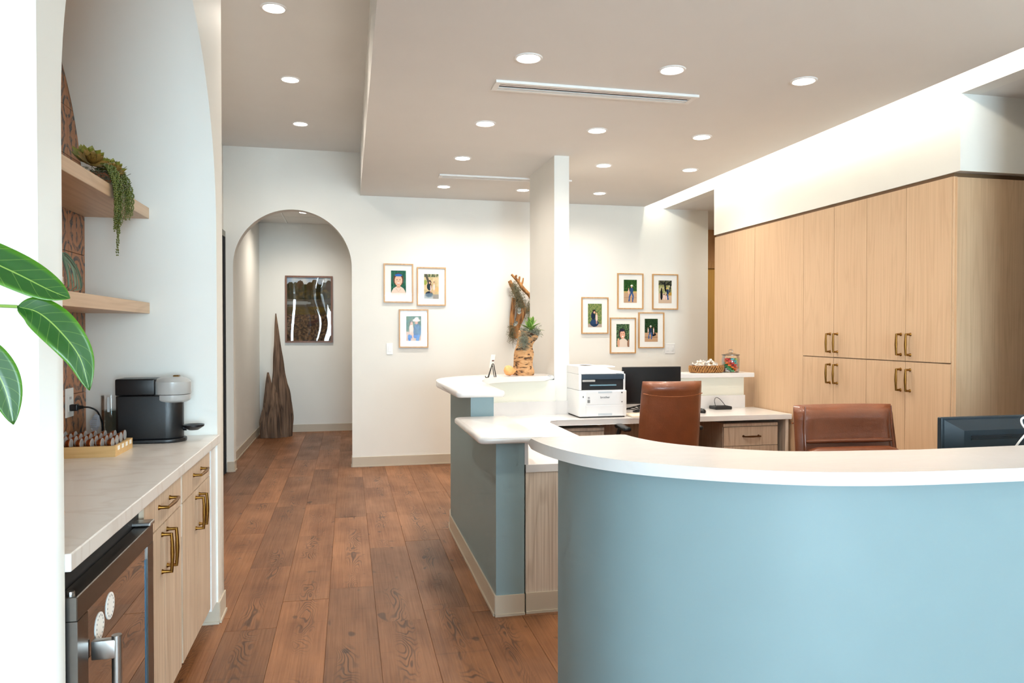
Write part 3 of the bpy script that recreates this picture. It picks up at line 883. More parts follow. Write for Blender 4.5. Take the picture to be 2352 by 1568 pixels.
# ------------------------------------------------------------------ work desk behind the counter
t = thing('work_desk', 'white work desk wrapping from the side counter along the back', 'desk', (2.2, 5.4, 0))
wd = [(0.838, 3.458), (1.39, 3.458), (1.39, 5.02), (1.42, 5.11), (1.48, 5.135), (3.385, 5.135), (3.385, 5.70), (1.72, 5.70), (1.72, 5.52), (1.10, 5.50), (1.02, 5.44), (0.94, 5.33), (0.87, 5.15), (0.855, 5.0)]
bm = B(); prism(bm, wd, 0.685, 0.725, r=0.002, seg=1); obj('desktop', bm, M['quartz'], t)
obj('end_panel', bx(0.838, 1.39, 3.462, 3.482, 0.1, 0.685), M['oak_grey'], t)
bm = B(); box(bm, 0.838, 1.39, 3.455, 3.47, 0, 0.1); box(bm, 0.838, 1.39, 3.449, 3.455, 0, 0.012)
obj('cove_base', bm, M['base'], t)
obj('inner_panel', bx(1.33, 1.35, 3.49, 5.12, 0.0, 0.684), M['oak_grey'], t)
obj('back_panel', bx(1.45, 3.36, 5.60, 5.62, 0.0, 0.684), M['oak_grey'], t)
obj('support_panel', bx(3.345, 3.372, 5.16, 5.60, 0.0, 0.684), M['oak_grey'], t)
# white splash around the foot of the wall stub
bm = B(); box(bm, 1.548, 1.715, 5.515, 5.5395, 0.7255, 0.83); box(bm, 1.548, 1.569, 5.5395, 5.62, 0.7255, 0.83); box(bm, 1.691, 1.715, 5.5395, 5.69, 0.7255, 0.83)
obj('stub_splash', bm, M['quartz'], t)
obj('backsplash', bx(1.72, 3.30, 5.685, 5.705, 0.7255, 0.83), M['quartz'], t)
# half wall with ledge behind the desk
hw = struct('wall_half', bx(1.695, 3.30, 5.706, 5.83, 0, 0.985), M['cream'], 'cream half wall behind the desk under the white ledge')
bm = B(); prism(bm, [(1.695, 5.615), (3.345, 5.615), (3.345, 5.87), (1.695, 5.87)], 0.985, 1.022, r=0.004, seg=2)
ld = obj('ledge', bm, M['quartz']); tag(ld, 'white ledge on the half wall holding the basket and candy jar', 'ledge')

# ------------------------------------------------------------------ handle builder (brass bow pull with flared feet)
def pull(bm, a, b_, out, r=0.0045, stand=0.03):
    a, b_, out = Vector(a), Vector(b_), Vector(out).normalized()
    d = (b_ - a).normalized()
    for p in (a, b_):
        tube(bm, [p, p + out * 0.008, p + out * stand], [r * 2.0, r * 1.25, r * 1.15], 10)
    m = (a + b_) / 2 + out * (stand + 0.003)
    tube(bm, [a + out * stand - d * 0.004, a.lerp(b_, 0.25) + out * (stand + 0.0025), m, a.lerp(b_, 0.75) + out * (stand + 0.0025), b_ + out * stand + d * 0.004], [r * 1.15, r * 1.3, r * 1.55, r * 1.3, r * 1.15], 10)

# ------------------------------------------------------------------ tall oak cabinets on the right
CX0 = 3.415     # carcass face
DX = 3.398      # door face
ys = [6.413, 5.706, 5.013, 4.651, 4.31, 3.954, 3.60]
g = 0.0018
def tall(y0, y1, label):
    t = thing('tall_cabinet', label, 'cabinet', ((CX0 + 3.9) / 2, (y0 + y1) / 2, 0), 'tall oak cabinets')
    obj('carcass', bx(CX0 + 0.004, 4.0, y0 + 0.0005, y1 - 0.0005, 0.0, 2.262), M['oak'], t)
    return t
t = tall(ys[1], ys[0], 'plain full-height oak panel, farthest of the cabinet wall')
obj('door', bx(DX, CX0, ys[1] + g, ys[0] - g, 0.1, 2.262), M['oak'], t)
t = tall(ys[2], ys[1], 'plain full-height oak panel beside the ledge end')
obj('door', bx(DX, CX0, ys[2] + g, ys[1] - g, 0.1, 2.262), M['oak'], t)
def door_unit(ya, yb, yc, label):
    t = tall(ya, yc, label)
    for (a, b_, side) in ((ya, yb, 1), (yb, yc, -1)):
        for (z0, z1, hz) in ((1.187, 2.262, (1.225, 1.352)), (0.1, 1.180, (1.002, 1.132))):
            d = obj('door', bx(DX, CX0, a + g, b_ - g, z0, z1), M['oak'], t)
            hy = (yb - 0.040) if side == 1 else (yb + 0.040)
            bm = B(); pull(bm, (DX, hy, hz[0]), (DX, hy, hz[1]), (-1, 0, 0), r=0.0055, stand=0.032)
            obj('handle', bm, M['brass'], d, smooth=True)
    return t
door_unit(ys[4], ys[3], ys[2], 'oak cabinet with four brass-handled doors, farther of the pair')
t = door_unit(ys[6], ys[5], ys[4], 'oak cabinet with four brass-handled doors at the near corner')
obj('corner_strip', bx(DX + 0.004, CX0 + 0.01, 3.590, 3.600, 0.0, 2.262), M['oak'], t)
obj('side_panel', bx(CX0 - 0.005, 4.60, 3.572, 3.590, 0.0, 2.255), M['oak'], t)
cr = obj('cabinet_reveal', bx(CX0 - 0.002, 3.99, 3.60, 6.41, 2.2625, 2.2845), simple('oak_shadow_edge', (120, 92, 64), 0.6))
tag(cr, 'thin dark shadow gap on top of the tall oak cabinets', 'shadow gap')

# ------------------------------------------------------------------ drawer pedestals under the work desk
def pedestal(x0, x1, y0, y1, label, n=3):
    t = thing('drawer_pedestal', label, 'drawer cabinet', ((x0 + x1) / 2, (y0 + y1) / 2, 0), 'under-desk drawer cabinets')
    bm = B(); box(bm, x0, x1, y0 + 0.018, y1, 0.02, 0.655); obj('body', bm, M['oak_grey_x'], t)
    obj('top_rail', bx(x0, x1, y0 + 0.002, y0 + 0.018, 0.632, 0.655, r=0.003), M['oak_grey_x'], t)
    obj('foot', bx(x0 + 0.03, x1 - 0.03, y0 + 0.05, y1 - 0.03, 0.0, 0.02), M['gap'], t)
    hh = 0.60 / n
    for k in range(n):
        z1 = 0.628 - k * hh; z0 = z1 - hh + 0.004
        d = obj('drawer', bx(x0 + 0.004, x1 - 0.004, y0, y0 + 0.0175, z0, z1), M['oak_grey_x'], t)
        bm = B(); xm = (x0 + x1) / 2; zz = (z0 + z1) / 2
        pull(bm, (xm - 0.065, y0, zz), (xm + 0.065, y0, zz), (0, -1, 0), r=0.005, stand=0.028)
        obj('handle', bm, simple('bronze', (96, 66, 40), 0.4, 0.9) if 'bronze' not in M else M['bronze'], d, smooth=True)
M['bronze'] = simple('bronze', (96, 66, 40), 0.4, 0.9)
pedestal(2.83, 3.30, 5.19, 5.58, 'grey-oak drawer cabinet under the right end of the work desk', 4)
pedestal(1.46, 1.86, 5.19, 5.58, 'grey-oak drawer cabinet under the desk below the printer', 3)

# ------------------------------------------------------------------ coffee niche: counter, cabinets, cooler, shelves
CT = 0.888
bm = B(); box(bm, -1.163, -0.588, 1.758, 3.655, CT - 0.04, CT, r=0.003, seg=2)
o = obj('niche_counter_top', bm, M['marble']); tag(o, 'pale veined stone counter top in the arched niche', 'counter top')
FX = -0.612     # face of the niche cabinets
def niche_cab(y0, y1, label, hand):
    t = thing('base_cabinet', label, 'cabinet', (-0.88, (y0 + y1) / 2, 0), 'pale oak base cabinets in the niche')
    obj('body', bx(-1.16, FX - 0.018, y0 + 0.001, y1 - 0.001, 0.118, CT - 0.041), M['oak_pale'], t)
    obj('toe_kick', bx(-1.16, FX - 0.07, y0 + 0.001, y1 - 0.001, 0.0, 0.118), M['gap'], t)
    d = obj('drawer', bx(FX - 0.0175, FX, y0 + 0.003, y1 - 0.006, 0.725, CT - 0.043), M['oak_pale'], t)
    ym = (y0 + y1) / 2
    bm = B(); pull(bm, (FX, ym - 0.075, 0.790), (FX, ym + 0.075, 0.790), (1, 0, 0), r=0.0045, stand=0.03)
    obj('handle', bm, M['brass'], d, smooth=True)
    for a, b_, hy in ((y0 + 0.003, ym - 0.0015, ym - 0.036), (ym + 0.0015, y1 - 0.006, ym + 0.036)):
        d = obj('door', bx(FX - 0.0175, FX, a, b_, 0.118, 0.720), M['oak_pale'], t)
        bm = B(); pull(bm, (FX, hy, 0.565), (FX, hy, 0.690), (1, 0, 0), r=0.0045, stand=0.03)
        obj('handle', bm, M['brass'], d, smooth=True)
niche_cab(2.43, 2.945, 'pale oak base cabinet next to the glass-door cooler', 0)
niche_cab(2.962, 3.53, 'pale oak base cabinet at the far end of the niche', 0)
o = obj('filler_strip', bx(-0.66, FX + 0.004, 3.535, 3.654, 0.10, CT - 0.041), M['white']); tag(o, 'white filler strip between the niche cabinet and pier', 'filler strip')
o = obj('gap_strip', bx(FX - 0.03, FX - 0.002, 2.9465, 2.9605, 0.60, CT - 0.041), M['white']); tag(o, 'thin white strip between the two niche cabinets', 'filler strip')
# beverage cooler
t = thing('beverage_cooler', 'under-counter cooler with smoked glass door and steel handle', 'wine cooler', (-0.88, 2.1, 0))
obj('body', bx(-1.15, -0.625, 1.765, 2.425, 0.01, 0.835), M['mattblack'], t)
bm = B()
DX0, DX1 = -0.622, -0.580
for (a, b_, c, d) in ((1.768, 2.408, 0.735, 0.790), (1.768, 2.408, 0.06, 0.125)):
    box(bm, DX0, DX1, a, b_, c, d, r=0.002, seg=1)
for (a, b_) in ((1.768, 1.835), (2.345, 2.408)):
    box(bm, DX0, DX1, a, b_, 0.125, 0.735, r=0.0, seg=1)
dd = obj('door_frame', bm, M['dsteel'], t)
obj('glass', bx(-0.600, -0.584, 1.835, 2.345, 0.125, 0.735), M['smoke'], dd)
bm = B()
tube(bm, [(-0.528, 1.862, 0.16), (-0.528, 1.862, 0.665)], 0.011, 14)
for z in (0.19, 0.635): box(bm, -0.58, -0.528, 1.851, 1.873, z - 0.022, z + 0.022, r=0.003)
obj('handle', bm, M['steel'], dd, smooth=True)
bm = B(); box(bm, -0.640, -0.574, 2.355, 2.405, 0.792, 0.803, r=0.003); obj('hinge', bm, M['steel'], t)
bm = B(); tube(bm, [(-0.600, 1.79, 0.790), (-0.600, 1.79, 0.797)], 0.008, 12); obj('hinge_cap', bm, M['steel'], t)
obj('blue_strip', bx(-0.5838, -0.5826, 2.33, 2.344, 0.16, 0.70), simple('blue_steel', (70, 120, 150), 0.3, 0.6), dd)  # thin blue metallic strip down the edge of the glass
for k, yy in enumerate((1.925, 2.005)):
    bm = B(); tube(bm, [(-0.5838, yy, 0.665 + 0.02 * k), (-0.5824, yy, 0.665 + 0.02 * k)], 0.033, 24)
    s = obj('sticker', bm, M['paper'], dd)
    bm = B()
    for q in range(14):
        a = 2 * math.pi * q / 14
        box(bm, -0.5824, -0.5820, yy + 0.024 * math.cos(a) - 0.0016, yy + 0.024 * math.cos(a) + 0.0016, 0.665 + 0.026 * math.sin(a) + 0.02 * k - 0.0022, 0.665 + 0.026 * math.sin(a) + 0.02 * k + 0.0022)
    obj('sticker_print', bm, M['midgrey'], s)
for z in (0.25, 0.42, 0.58):
    obj('rack', bx(-1.1, -0.626, 1.80, 2.38, z, z + 0.012), M['steel'], t)
# shelves
for z, nm in ((1.885, 'upper oak shelf in the niche carrying the trailing succulent'), (1.452, 'lower oak shelf in the niche carrying the air plant')):
    bm = B(); box(bm, -1.157, -0.888, 1.759, 3.654, z, z + 0.05, r=0.0015, seg=1)
    o = obj('shelf', bm, M['oak_y']); tag(o, nm, 'shelf', 'oak niche shelves')

# power outlet on the tiles, plug, cord, paper tag
t = thing('power_outlet', 'white two-gang power outlet on the patterned tiles', 'power outlet', (-1.157, 3.44, 1.01))
bm = B(); box(bm, -1.1565, -1.150, 3.398, 3.484, 1.008, 1.130, r=0.002); obj('cover_plate', bm, M['white'], t)
for z in (1.088, 1.048):
    s = obj('socket', bx(-1.150, -1.1485, 3.424, 3.458, z - 0.015, z + 0.015), M['white'], t)
    bm = B(); box(bm, -1.1486, -1.148, 3.433, 3.436, z - 0.005, z + 0.006); box(bm, -1.1486, -1.148, 3.446, 3.449, z - 0.005, z + 0.006)
    obj('slot', bm, M['gap'], s)
# coffee machine (its head points to the right)
t = thing('coffee_machine', 'black capsule coffee machine with silver-grey head and water tank', 'coffee machine', (-0.84, 3.49, CT))
cy = 3.49
def stad(x0, x1, w, n=12):      # stadium outline along X, rounded at the right end
    r = w / 2
    return [(x0 + 0.012, cy - r), (x1 - r, cy - r)] + [(x1 - r + r * math.sin(math.pi * k / n), cy - r * math.cos(math.pi * k / n)) for k in range(1, n)] + [(x1 - r, cy + r), (x0 + 0.012, cy + r), (x0, cy + r - 0.012), (x0, cy - r + 0.012)]
bm = B(); prism(bm, stad(-0.975, -0.700, 0.150), CT, CT + 0.016, r=0.003, seg=2); obj('base', bm, M['black'], t, smooth=True)
bm = B(); prism(bm, stad(-0.972, -0.712, 0.128), CT + 0.016, CT + 0.205, r=0.004, seg=2); obj('body', bm, M['black'], t, smooth=True)
bm = B(); box(bm, -0.972, -0.815, cy - 0.066, cy + 0.066, CT + 0.207, CT + 0.278, r=0.006, seg=3); obj('rear_housing', bm, M['black'], t, smooth=True)
hx = -0.758
bm = B(); lathe(bm, [(0.0, 0.172), (0.058, 0.172), (0.072, 0.180), (0.075, 0.186), (0.075, 0.206), (0.0, 0.206)], (hx, cy, CT), 36); obj('head_collar', bm, M['grey'], t, smooth=True)
bm = B(); lathe(bm, [(0.0, 0.2085), (0.076, 0.2085), (0.078, 0.212), (0.078, 0.262), (0.066, 0.274), (0.040, 0.284), (0.0, 0.284)], (hx, cy, CT), 36); hd = obj('head', bm, M['grey'], t, smooth=True)
bm = B(); box(bm, hx + 0.005, hx + 0.030, cy - 0.016, cy + 0.016, CT + 0.2805, CT + 0.290, r=0.003); obj('lever', bm, M['brass'], hd)
bm = B(); lathe(bm, [(0.0, 0.162), (0.026, 0.162), (0.040, 0.172), (0.0, 0.172)], (hx + 0.012, cy, CT), 24); obj('spout', bm, M['black'], t, smooth=True)
bm = B(); lathe(bm, [(0.0, 0.045), (0.020, 0.046), (0.044, 0.062), (0.045, 0.070), (0.040, 0.069), (0.018, 0.060), (0.0, 0.060)], (-0.672, cy, CT), 28); tube(bm, [(-0.716, cy, CT + 0.056), (-0.70, cy, CT + 0.056)], 0.012, 10)
obj('cup_tray', bm, M['black'], t, smooth=True)
bm = B(); tcx, tcy = -1.025, 3.56
lathe(bm, [(0.0, 0.012), (0.040, 0.012), (0.041, 0.02), (0.041, 0.2), (0.039, 0.2), (0.039, 0.022), (0.0, 0.018)], (tcx, tcy, CT), 32); wt = obj('water_tank', bm, M['glass'], t, smooth=True)
bm = B(); lathe(bm, [(0.0, 0.019), (0.0385, 0.023), (0.0385, 0.135), (0.0, 0.135)], (tcx, tcy, CT), 32); obj('water', bm, M['water'], wt, smooth=True)
bm = B(); lathe(bm, [(0.0, 0.0), (0.043, 0.0), (0.044, 0.012), (0.0, 0.0118)], (tcx, tcy, CT), 32); obj('tank_base', bm, M['black'], t, smooth=True)
bm = B(); box(bm, tcx - 0.005, tcx + 0.005, tcy - 0.0405, tcy - 0.0385, CT + 0.13, CT + 0.195); obj('tank_clip', bm, M['white'], wt)

bm = B(); box(bm, -1.148, -1.118, 3.426, 3.456, 1.034, 1.062, r=0.004); tube(bm, [(-1.119, 3.441, 1.048), (-1.098, 3.441, 1.049)], [0.010, 0.006], 10); obj('plug', bm, M['black'], t)
bm = B(); tube(bm, bez([(-1.10, 3.441, 1.049), (-1.075, 3.445, 1.046), (-1.050, 3.455, 1.028), (-1.040, 3.48, 0.98), (-1.045, 3.52, 0.92), (-1.03, 3.56, CT + 0.006), (-0.99, 3.59, CT + 0.005)], 6), 0.0035, 8); obj('cable', bm, M['black'], t, smooth=True)
bm = B()
tg = [(-1.052, 3.44, 1.022), (-1.036, 3.436, 1.012), (-1.030, 3.425, 0.975), (-1.048, 3.42, 0.930), (-1.068, 3.43, 0.960), (-1.076, 3.44, 0.985)]
f = bm.faces.new([bm.verts.new(p) for p in tg]); bmesh.ops.solidify(bm, geom=[f], thickness=0.001)
tagp = obj('paper_tag', bm, simple('tag_paper', (206, 212, 222), 0.6), t)
bm = B()
for k in range(6):
    box(bm, -1.066 + 0.001 * k, -1.042, 3.416 + 0.0018 * k, 3.4175 + 0.0018 * k, 0.962 + 0.008 * k, 0.9645 + 0.008 * k)
obj('tag_print', bm, M['midgrey'], tagp)

# bamboo pod tray with pods
t = thing('pod_tray', 'bamboo tray holding coffee pods on the niche counter', 'tray', (-1.01, 3.2, CT))
X0, X1, Y0, Y1 = -1.145, -0.875, 3.085, 3.315
bm = B(); box(bm, X0, X1, Y0, Y1, CT, CT + 0.012); obj('tray_floor', bm, M['bamboo'], t)
bm = B()
box(bm, X0, X1, Y0, Y0 + 0.010, CT + 0.012, CT + 0.042); box(bm, X0, X1, Y1 - 0.010, Y1, CT + 0.012, CT + 0.042)
box(bm, X0, X0 + 0.010, Y0 + 0.01, Y1 - 0.01, CT + 0.012, CT + 0.042); box(bm, X1 - 0.010, X1, Y0 + 0.01, Y1 - 0.01, CT + 0.012, CT + 0.042)
obj('tray_rim', bm, M['bamboo'], t)
for k in range(4):
    obj('row_label', bx(X1, X1 + 0.0008, Y0 + 0.030 + k * 0.052, Y0 + 0.055 + k * 0.052, CT + 0.022, CT + 0.038), M['paper'], t)
bmf = B(); tube(bmf, [(0, 0, 0), (0.0015, 0, 0)], 0.0205, 20)
me_f = bpy.data.meshes.new('foil_lid'); bmf.to_mesh(me_f); bmf.free(); me_f.materials.append(M['foil'])
bmp = B(); tube(bmp, [(-0.0005, 0, 0), (-0.004, 0, 0), (-0.012, 0, 0), (-0.018, 0, 0), (-0.0205, 0, 0)], [0.0205, 0.0195, 0.017, 0.011, 0.004], 16)
me_p = bpy.data.meshes.new('capsule'); bmp.to_mesh(me_p); bmp.free(); me_p.materials.append(M['pod'])
for p in me_p.polygons: p.use_smooth = True
rowname = ('front row', 'second row', 'third row', 'back row')
for r_ in range(4):
    for c in range(7):
        e = bpy.data.objects.new('coffee_pod', None); COL.objects.link(e); e.empty_display_size = 0.01
        e.location = (X1 - 0.020 - c * 0.0365, Y0 + 0.035 + r_ * 0.053, CT + 0.050 + 0.003 * r_)
        tag(e, 'copper coffee pod with silver foil lid in the %s of the bamboo tray' % rowname[r_], 'coffee pod', 'coffee pods in the %s' % rowname[r_])
        for me, nm in ((me_f, 'foil_lid'), (me_p, 'capsule')):
            q = bpy.data.objects.new(nm, me); COL.objects.link(q); q.parent = e

# ------------------------------------------------------------------ plants in the niche
def petal(bm, base, direc, upv, L_, W_, curl=0.3, n=6, uvl=None):
    d = Vector(direc).normalized(); u = Vector(upv); u = (u - d * u.dot(d)).normalized(); s = d.cross(u)
    prof = [0.25, 0.7, 0.95, 1.0, 0.8, 0.45, 0.02]
    rows = []
    for i in range(n + 1):
        t_ = i / n
        c = Vector(base) + d * (L_ * t_) + u * (curl * L_ * t_ * t_)
        w = W_ * prof[min(i, 6)] / 2
        rows.append([bm.verts.new(c - s * w + u * w * 0.35), bm.verts.new(c), bm.verts.new(c + s * w + u * w * 0.35)])
    for i in range(n):
        for k in range(2):
            f = bm.faces.new((rows[i][k], rows[i][k + 1], rows[i + 1][k + 1], rows[i + 1][k]))
            f.smooth = True
            if uvl:
                for lp, (ii_, kk_) in zip(f.loops, ((i, k), (i, k + 1), (i + 1, k + 1), (i + 1, k))):
                    lp[uvl].uv = (ii_ / n, kk_ / 2)
t = thing('trailing_succulent', 'succulent rosettes with long green trailing tails on the upper shelf', 'plant', (-0.96, 3.2, 1.935))
bm = B(); lathe(bm, [(0.0, 0.0), (0.045, 0.0), (0.062, 0.03), (0.066, 0.055), (0.060, 0.055), (0.0, 0.048)], (-0.98, 3.20, 1.935), 24); obj('pot', bm, simple('terracotta_pot', (176, 110, 74), 0.8), t, smooth=True)
M['succ'] = simple('succulent_yellow_green', (142, 138, 52), 0.45, 0, 0.35, 40)
M['succ_red'] = simple('succulent_tips', (156, 122, 60), 0.45, 0, 0.3, 40)
rs = random.Random(3)
for (cx, cy_, cz, rr, mt_) in ((-0.985, 3.16, 2.035, 0.075, 'succ'), (-0.955, 3.09, 2.015, 0.060, 'succ_red'), (-0.93, 3.24, 2.02, 0.060, 'succ'), (-1.02, 3.25, 2.055, 0.07, 'succ'), (-0.95, 3.33, 2.00, 0.060, 'succ'), (-0.90, 3.16, 2.0, 0.045, 'succ_red')):
    bm = B()
    for lay in range(4):
        n = 10 - lay * 2
        for k in range(n):
            a = 2 * math.pi * k / n + lay * 0.4
            el = 0.15 + lay * 0.4
            d = Matrix.Rotation(0.75, 3, Vector((0.77, 0.64, 0))) @ Vector((math.cos(a) * math.cos(el), math.sin(a) * math.cos(el), math.sin(el)))
            petal(bm, (cx, cy_, cz - 0.01 + lay * 0.004), d, (0.45, -0.55, 0.7), rr * (1 - 0.16 * lay), rr * 0.55, 0.35)
    obj('rosette', bm, M[mt_], t)
bm = B()
def moss_f(rn):
    a = rn.random() * 6.28; q = Vector((-0.95 + rn.uniform(-0.06, 0.06), 3.20 + rn.uniform(-0.12, 0.14), 1.965 + rn.uniform(-0.015, 0.03)))
    return [q, q + Vector((rn.uniform(-.03, .03), rn.uniform(-.03, .03), rn.uniform(-.02, .02))), q + Vector((rn.uniform(-.06, .06), rn.uniform(-.06, .06), rn.uniform(-.03, .03)))]
strands(bm, 160, moss_f, 5, 0.0012)
tag(obj('moss', bm, M['moss'], t), kind='stuff')
bm = B()
rs = random.Random(9)
for k in range(22):
    back = k >= 14
    y = (3.115 + rs.uniform(-0.036, 0.036)) if not back else (3.255 + rs.uniform(-0.025, 0.03))
    x = -0.868 + rs.uniform(-0.012, 0.012)
    ze = (1.74 + rs.uniform(0.0, 0.06)) if not back else (1.81 + rs.uniform(0, 0.06))
    if k == 0: ze = 1.655
    if k == 1: ze = 1.67
    path = bez([(-0.95, 3.2 + 0.4 * (y - 3.2), 2.0), (x - 0.03, y, 2.005), (x, y, 1.94), (x + 0.004, y + 0.004, (1.94 + ze) / 2), (x, y, ze)], 8)
    L_ = 0
    nseg = int(sum((b_ - a).length for a, b_ in zip(path, path[1:])) / 0.007)
    for q in range(nseg):
        f = q / nseg * (len(path) - 1); i = int(f); p = path[i].lerp(path[min(i + 1, len(path) - 1)], f - i)
        sz = 0.0092 * (1 - 0.5 * q / nseg)
        for s in range(2):
            a = q * 2.4 + s * 3.14
            c = p + Vector((math.cos(a), math.sin(a), 0.2)) * sz * 0.7
            g_ = bmesh.ops.create_icosphere(bm, subdivisions=1, radius=sz * 0.62)
            for v in g_['verts']: v.co = v.co * 1.0 + c
tag(obj('trailing_tails', bm, M['leafdark'], t, smooth=True), kind='stuff')

t = thing('air_plant', 'pale green air plant with looping leaves in a shell on the lower shelf', 'plant', (-0.98, 2.84, 1.503))
bm = B(); blob(bm, (-1.00, 2.80, 1.546), 0.045, 0.05, 0.042, 3, 0.18, 3, 1.0); obj('shell', bm, simple('shell_white', (226, 208, 196), 0.5, 0, 0.08, 60), t, smooth=True)
bm = B()
for k in range(9):
    a = -1.2 + k * 0.33
    c = Vector((-0.985, 2.83, 1.52))
    d = Vector((math.cos(a) * 0.055, math.sin(a) * 0.10, 0))
    path = bez([c, c + d * 0.3 + Vector((0, 0, 0.105 + 0.008 * (k % 3))), c + d * 1.0 + Vector((0, 0, 0.075)), c + d * 1.25 + Vector((0, 0, 0.01)), c + d * 1.0 + Vector((0, 0, -0.004))], 6)
    tube(bm, path, [0.0075 * (1 - i / (len(path) + 4)) for i in range(len(path))], 8, flat=0.35)
obj('leaves', bm, simple('airplant_green', (120, 146, 124), 0.55, 0, 0.15, 40), t, smooth=True)

# small glazed bowl and shell at the near end of the counter
t = thing('glass_votive', 'small clear votive with wooden rim at the near end of the niche counter', 'votive', (-0.70, 1.93, CT))
bm = B(); lathe(bm, [(0.0, 0.0), (0.028, 0.0), (0.036, 0.02), (0.037, 0.045), (0.034, 0.045), (0.032, 0.02), (0.0, 0.006)], (-0.70, 1.93, CT), 24); obj('bowl', bm, M['glass'], t, smooth=True)
bm = B(); lathe(bm, [(0.034, 0.044), (0.039, 0.044), (0.039, 0.054), (0.034, 0.054)], (-0.70, 1.93, CT), 24); obj('rim', bm, M['frame_oak'], t, smooth=True)
bm = B(); lathe(bm, [(0.0, 0.007), (0.024, 0.007), (0.024, 0.03), (0.0, 0.03)], (-0.70, 1.93, CT), 20); obj('candle', bm, M['paper'], t, smooth=True)

# ------------------------------------------------------------------ broad-leaved plant at the left edge
t = thing('rubber_plant', 'broad-leaved green plant reaching in from the left edge', 'plant', (-0.82, 0.86, 0.0))
bm = B(); lathe(bm, [(0.0, 0.0), (0.14, 0.0), (0.18, 0.36), (0.17, 0.37), (0.155, 0.33), (0.0, 0.32)], (-0.82, 0.86, 0), 32); obj('pot', bm, simple('white_planter', (232, 230, 224), 0.4), t, smooth=True)
bm = B(); lathe(bm, [(0.0, 0.325), (0.158, 0.33), (0.10, 0.345), (0.0, 0.35)], (-0.82, 0.86, 0), 28); obj('soil', bm, simple('potting_soil', (60, 46, 36), 0.9, 0, 0.3, 60), t, smooth=True)
bm = B(); tube(bm, bez([(-0.82, 0.86, 0.3), (-0.81, 0.88, 0.8), (-0.79, 0.92, 1.25), (-0.76, 0.97, 1.62)], 8), [0.014 - 0.0003 * i for i in range(25)], 10); obj('trunk', bm, simple('trunk_bark', (110, 92, 66), 0.8, 0, 0.2, 30), t, smooth=True)
def big_leaf(name, mid, width, nrm, fold=0.25, stem=None, wave=0.0, twist=0.0):
    bm = B(); uvl = bm.loops.layers.uv.new('UVMap')
    pts = bez(mid, 8); n = len(pts) - 1
    rows = []
    m = 8
    for i, p in enumerate(pts):
        t_ = i / n
        tg_ = (pts[min(i + 1, n)] - pts[max(i - 1, 0)]).normalized()
        nn = Vector(nrm); nn = (nn - tg_ * nn.dot(tg_)).normalized()
        nn = Matrix.Rotation(twist * t_, 3, tg_) @ nn
        s = tg_.cross(nn).normalized()
        w = width * (math.sin(math.pi * min(1, t_ ** 0.85)) ** 0.72) * 0.5 if 0 < t_ < 1 else 0.0006
        row = []
        for k in range(m + 1):
            v = k / m * 2 - 1
            row.append(bm.verts.new(p + s * (v * w) + nn * (abs(v) * w * fold) + nn * (wave * w * math.sin(t_ * 14) * abs(v))))
        rows.append(row)
    for i in range(n):
        for k in range(m):
            f = bm.faces.new((rows[i][k], rows[i][k + 1], rows[i + 1][k + 1], rows[i + 1][k])); f.smooth = True
            for lp, (ii_, kk_) in zip(f.loops, ((i, k), (i, k + 1), (i + 1, k + 1), (i + 1, k))):
                lp[uvl].uv = (ii_ / n, kk_ / m)
    lf = obj(name, bm, M['leaf'], t)
    md = lf.modifiers.new('thickness', 'SOLIDIFY'); md.thickness = 0.0006
    if stem:
        bm = B(); tube(bm, bez(stem, 6), 0.0022, 8); obj('stalk', bm, simple('leaf_stalk', (128, 160, 70), 0.5) if 'stalk' not in M else M['stalk'], lf, smooth=True)
    return lf
M['stalk'] = simple('leaf_stalk', (128, 160, 70), 0.5)
big_leaf('leaf', [(-0.560, 1.09, 1.500), (-0.50, 1.098, 1.480), (-0.437, 1.10, 1.450), (-0.393, 1.10, 1.426), (-0.3665, 1.10, 1.4145)], 0.056, (0.25, -0.9, 0.55), 0.2, [(-0.77, 0.955, 1.55), (-0.68, 1.04, 1.57), (-0.60, 1.085, 1.525), (-0.560, 1.09, 1.500)])
big_leaf('leaf', [(-0.430, 1.10, 1.403), (-0.405, 1.10, 1.395), (-0.378, 1.095, 1.371), (-0.352, 1.09, 1.335), (-0.339, 1.085, 1.291)], 0.048, (0.15, -0.95, 0.35), 0.3, [(-0.783, 0.94, 1.40), (-0.66, 1.03, 1.43), (-0.52, 1.085, 1.408), (-0.430, 1.10, 1.403)], wave=0.1)
big_leaf('leaf', [(-0.485, 1.10, 1.368), (-0.462, 1.10, 1.330), (-0.445, 1.10, 1.292), (-0.436, 1.10, 1.246)], 0.046, (0.3, -0.9, 0.2), 0.25, [(-0.786, 0.93, 1.34), (-0.70, 1.0, 1.40), (-0.54, 1.08, 1.395), (-0.485, 1.10, 1.368)])
rs = random.Random(21)
for k in range(17):     # the rest of the crown, out of frame
    a = k * 2.4 + 0.5
    z = 0.75 + 0.055 * k
    c = Vector((-0.815 + 0.03 * (z - 0.6), 0.87 + 0.08 * (z - 0.6), z)); d = Vector((math.cos(a), math.sin(a), 0))
    if d.x > 0.25: d.x *= -1
    big_leaf('leaf', [c + d * 0.05 + Vector((0, 0, 0.05)), c + d * 0.12 + Vector((0, 0, 0.075)), c + d * 0.20 + Vector((0, 0, 0.06)), c + d * 0.28 + Vector((0, 0, 0.0))], 0.085, (d.x * 0.3, d.y * 0.3, 1), 0.25, [c, c + d * 0.02 + Vector((0, 0, 0.03)), c + d * 0.05 + Vector((0, 0, 0.05))])

